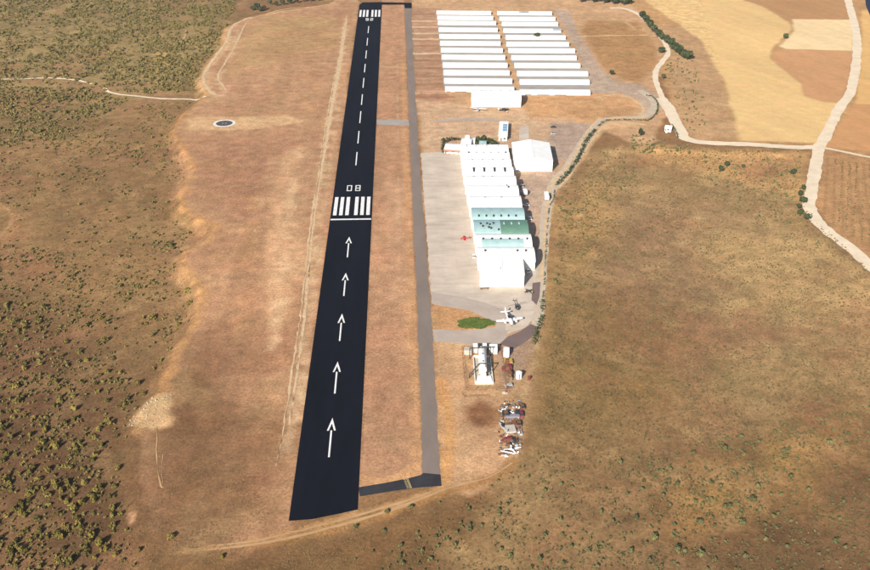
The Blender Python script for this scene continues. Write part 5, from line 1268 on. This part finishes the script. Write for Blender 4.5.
# ---- hedges
def hedge(label, px_pts, width, hgt, per_m=5.0, seed=0, name='hedge', gap=0.0):
    pts = smooth_line(GL(px_pts), 1.0); A = np.array(pts); n = int(len(A) * per_m * max(1, width / 2)); g_ = np.random.default_rng(seed)
    k = g_.integers(0, len(A) - 1, n); f = g_.random((n, 1)); c = A[k] * (1 - f) + A[k + 1] * f
    lump = 0.55 + 0.9 * vnoise(c[:, 0] / 3.5, c[:, 1] / 3.5, seed)
    if gap: keep = lump > 0.55 + 0.9 * gap; c = c[keep]; lump = lump[keep]; n = len(c)
    off = g_.normal(size=(n, 2)) * width * 0.24 * lump[:, None]
    zz = np.abs(g_.random(n)) ** 0.6 * hgt * lump
    pos = np.stack([c[:, 0] + off[:, 0], c[:, 1] + off[:, 1], zz + height(c[:, 0], c[:, 1])], 1)
    nrm = g_.normal(size=(n, 3)); nrm[:, 2] += 0.5; nrm /= np.linalg.norm(nrm, axis=1)[:, None]
    tx = np.cross(nrm, g_.normal(size=(n, 3))); tx /= np.linalg.norm(tx, axis=1)[:, None]; tv = np.cross(nrm, tx)
    s = g_.uniform(0.18, 0.42, (n, 1)) * min(1.6, 0.5 + hgt * 0.3)
    Q = np.stack([pos - tx * s - tv * s, pos + tx * s - tv * s * 0.8, pos + tx * s * 0.8 + tv * s, pos - tx * s + tv * s * 0.7], 1)
    Q[..., 2] = np.maximum(Q[..., 2], height(Q[..., 0], Q[..., 1]) - 0.05)
    o = link(name, quads_mesh(name, Q, M['tree_leaf'])); tag(o, label, 'hedge'); return o
hedge('dark hedge curving round the orange field beside the upper service road', [(598, 127), (605.6, 121.5), (618, 120.2), (640, 120.6), (648, 121), (656, 114), (657.7, 105), (653, 97.5), (646, 95.6)], 1.6, 1.2, 6, 1)
hedge('thick dark hedge slanting along the service road behind the gabled hangar', [(556, 186), (564, 178.5), (572, 169), (580, 156), (587, 141), (595, 130.5)], 2.6, 1.9, 6, 2)
hedge('thin hedge along the right edge of the service road beside the hangars', [(555, 187), (553.5, 199), (549, 210), (546.5, 240), (544.5, 280), (542.5, 300)], 1.0, 0.6, 4, 3, gap=0.35)
hedge('broken hedge of low bushes beside the asphalt patch', [(542.6, 300), (541.5, 315), (539.5, 325), (536, 335), (534, 350)], 2.2, 1.4, 7, 4, gap=0.4)
hedge('low dark hedge along the gravel road before the tiny white house', [(672, 125), (676, 133), (678, 138)], 1.6, 1.0, 6, 5)
hedge('dark garden hedge wrapping the left and back of the clubhouse', [(443.6, 153.5), (443.2, 147), (444.0, 142.6), (452, 141.2), (459.5, 140.6)], 2.6, 2.6, 8, 6)
# ---- watered grass oval
cx, cy = G(475.5, 323.2); g_ = np.random.default_rng(5)
ax_, bx_ = abs(G(494.5, 323.2)[0] - G(456.5, 323.2)[0]) / 2, abs(G(475, 317.4)[1] - G(475, 328.6)[1]) / 2
n = 4600; a_ = g_.random(n) * 6.283; r_ = np.sqrt(g_.random(n)) * (0.82 + 0.30 * vnoise(a_ * 5.0, a_ * 0 + 3, 2))
px_, py_ = cx + ax_ * r_ * np.cos(a_), cy + bx_ * r_ * np.sin(a_)
hh = 0.10 + 0.22 * fbm(px_, py_, 2.5, 7, 3); an = g_.random(n) * 3.14; s = 0.22
dx_, dy_ = np.cos(an) * s, np.sin(an) * s; lx, ly = g_.normal(size=n) * 0.16, g_.normal(size=n) * 0.16
Q = np.stack([np.stack([px_ - dx_, py_ - dy_, 0 * px_], 1), np.stack([px_ + dx_, py_ + dy_, 0 * px_], 1), np.stack([px_ + dx_ * 0.7 + lx, py_ + dy_ * 0.7 + ly, hh], 1), np.stack([px_ - dx_ * 0.7 + lx, py_ - dy_ * 0.7 + ly, hh], 1)], 1)
o = link('grass_oval', quads_mesh('grass_oval', Q, M['lawn'])); o['kind'] = 'stuff'; o['label'] = 'green watered grass oval on the tan earth by the apron lane'; o['category'] = 'grass'
# ---- vineyard rows right of the gravel road
rows_ = []
g_ = np.random.default_rng(77)
base = leaf_cloud(8, 1.0, 900, flat=0.8, size=0.5, lumps=3)
vy = GL([(826, 156), (905, 170), (905, 285), (868, 252), (832, 222)])
p0 = np.array(G(850, 158)); p1 = np.array(G(846, 225)); dr = (p1 - p0) / np.linalg.norm(p1 - p0); pn = np.array([-dr[1], dr[0]])
for i in range(-30, 31):
    for j in range(-10, 90):
        c = p0 + pn * (i * 4.2) + dr * (j * 3.6) + g_.normal(size=2) * 0.35
        rows_.append(c)
rows_ = np.array(rows_); ok = (sdist(rows_[:, 0], rows_[:, 1], vy) > 3) & (g_.random(len(rows_)) < 0.72); rows_ = rows_[ok]
sc = g_.uniform(0.35, 0.75, len(rows_))
Q = base[None] * sc[:, None, None, None]; Q = Q.copy(); Q[..., 0] += rows_[:, 0][:, None, None]; Q[..., 1] += rows_[:, 1][:, None, None]
o = link('vineyard_plants', quads_mesh('vineyard_plants', Q.reshape(-1, 4, 3), M['sage'])); o['kind'] = 'stuff'; o['label'] = 'rows of small vineyard plants right of the gravel road'; o['category'] = 'vines'
# ---- pale rubble on the slope edge
g_ = np.random.default_rng(9)
poly = GL([(124, 424), (134, 410), (150, 397), (172, 393), (171, 412), (160, 426), (142, 431)])
X = g_.uniform(min(p[0] for p in poly), max(p[0] for p in poly), 1600); Y = g_.uniform(min(p[1] for p in poly), max(p[1] for p in poly), 1600)
ok = inside(X, Y, poly); X, Y = X[ok][:240], Y[ok][:240]; Z = height(X, Y)
edge_d = seg_dist(X, Y, poly[:4]); mb = MB()
for x, y, z, e in zip(X, Y, Z, edge_d):
    r = (0.10 + 0.38 * g_.random() ** 2) * (1.35 if e < 4 else 0.8); a = g_.random() * 6.28
    j = g_.uniform(0.6, 1.2, 10); vs = []
    for k in range(5):
        b_ = a + k * 1.257; vs.append((x + r * j[k] * math.cos(b_), y + r * j[k] * math.sin(b_), z - 0.05))
    for k in range(5):
        b_ = a + k * 1.257 + 0.2; vs.append((x + r * 0.6 * j[5 + k] * math.cos(b_), y + r * 0.6 * j[5 + k] * math.sin(b_), z + r * 0.8 * j[k]))
    mb.add(vs, [(k, (k + 1) % 5, 5 + (k + 1) % 5, 5 + k) for k in range(5)] + [(5, 6, 7, 8, 9)])
o = mb.build('rubble', M['stone']); o['kind'] = 'stuff'; o['label'] = 'pale stone rubble tipped over the slope edge'; o['category'] = 'rubble'

# ---- dry tufts that roughen the bare ground
def tufts(name, label, n, px_poly, sz, seed, m):
    pts = GL(px_poly, -4.0); g_ = np.random.default_rng(seed)
    x0 = min(p[0] for p in pts); x1 = max(p[0] for p in pts); y0 = min(p[1] for p in pts); y1 = max(p[1] for p in pts)
    X = g_.uniform(x0, x1, n * 4); Y = g_.uniform(y0, y1, n * 4)
    ok = inside(X, Y, pts) & (g_.random(n * 4) < 0.15 + sstep(0.38, 0.6, fbm(X, Y, 12, seed, 4)))
    dd = sdist(X, Y, strip) if False else None
    X, Y = X[ok][:n], Y[ok][:n]; Z = height(X, Y); k = len(X)
    r = sz[0] + (sz[1] - sz[0]) * g_.random(k) ** 2
    base = leaf_cloud(5, 1.0, seed + 5, flat=0.8, size=0.6, lumps=3); a_ = g_.random(k) * 6.283; ca_, sa_ = np.cos(a_)[:, None, None], np.sin(a_)[:, None, None]
    q0 = base[None] * r[:, None, None, None]
    Q = np.stack([q0[..., 0] * ca_ - q0[..., 1] * sa_ + X[:, None, None], q0[..., 0] * sa_ + q0[..., 1] * ca_ + Y[:, None, None], q0[..., 2] * 0.9 + Z[:, None, None] - 0.03], -1).reshape(-1, 4, 3)
    o = link(name, quads_mesh(name, Q, M[m])); o['kind'] = 'stuff'; o['label'] = label; o['category'] = 'dry grass'
tufts('dry_tufts', 'dry grass tufts over the right meadow', 26000, [(560, 210), (600, 165), (640, 152), (800, 158), (800, 210), (880, 290), (880, 590), (380, 590), (430, 530), (505, 490), (538, 440), (550, 360), (556, 300)], (0.14, 0.62), 61, 'tuft')
tufts('dry_tufts', 'dry grass tufts over the brown left slope', 14000, [(-20, 100), (60, 100), (165, 135), (185, 160), (176, 200), (195, 225), (175, 260), (192, 300), (160, 380), (120, 420), (130, 500), (140, 590), (-20, 590)], (0.12, 0.45), 62, 'tuft')
tufts('dry_tufts', 'thin dry tufts on the earth below the runway end', 5000, [(130, 540), (190, 470), (250, 470), (270, 535), (350, 535), (440, 505), (420, 590), (110, 590)], (0.08, 0.3), 63, 'tuft')
# ------------------------------------------------------------------ dusty air
mb = MB(); mb.box(-2600, 2600, -400, 4000, -13.5, CAM_H + 6)
hz, ht, hb = new_mat('dusty_air')
ht.nodes.remove(hb)
vol = ht.nodes.new('ShaderNodeVolumePrincipled'); vol.inputs['Color'].default_value = (0.62, 0.78, 1.0, 1); vol.inputs['Density'].default_value = 0.000035
vol.inputs['Anisotropy'].default_value = 0.0
ht.links.new(vol.outputs[0], ht.nodes['Material Output'].inputs['Volume'])
o = mb.build('haze', hz); o['kind'] = 'stuff'
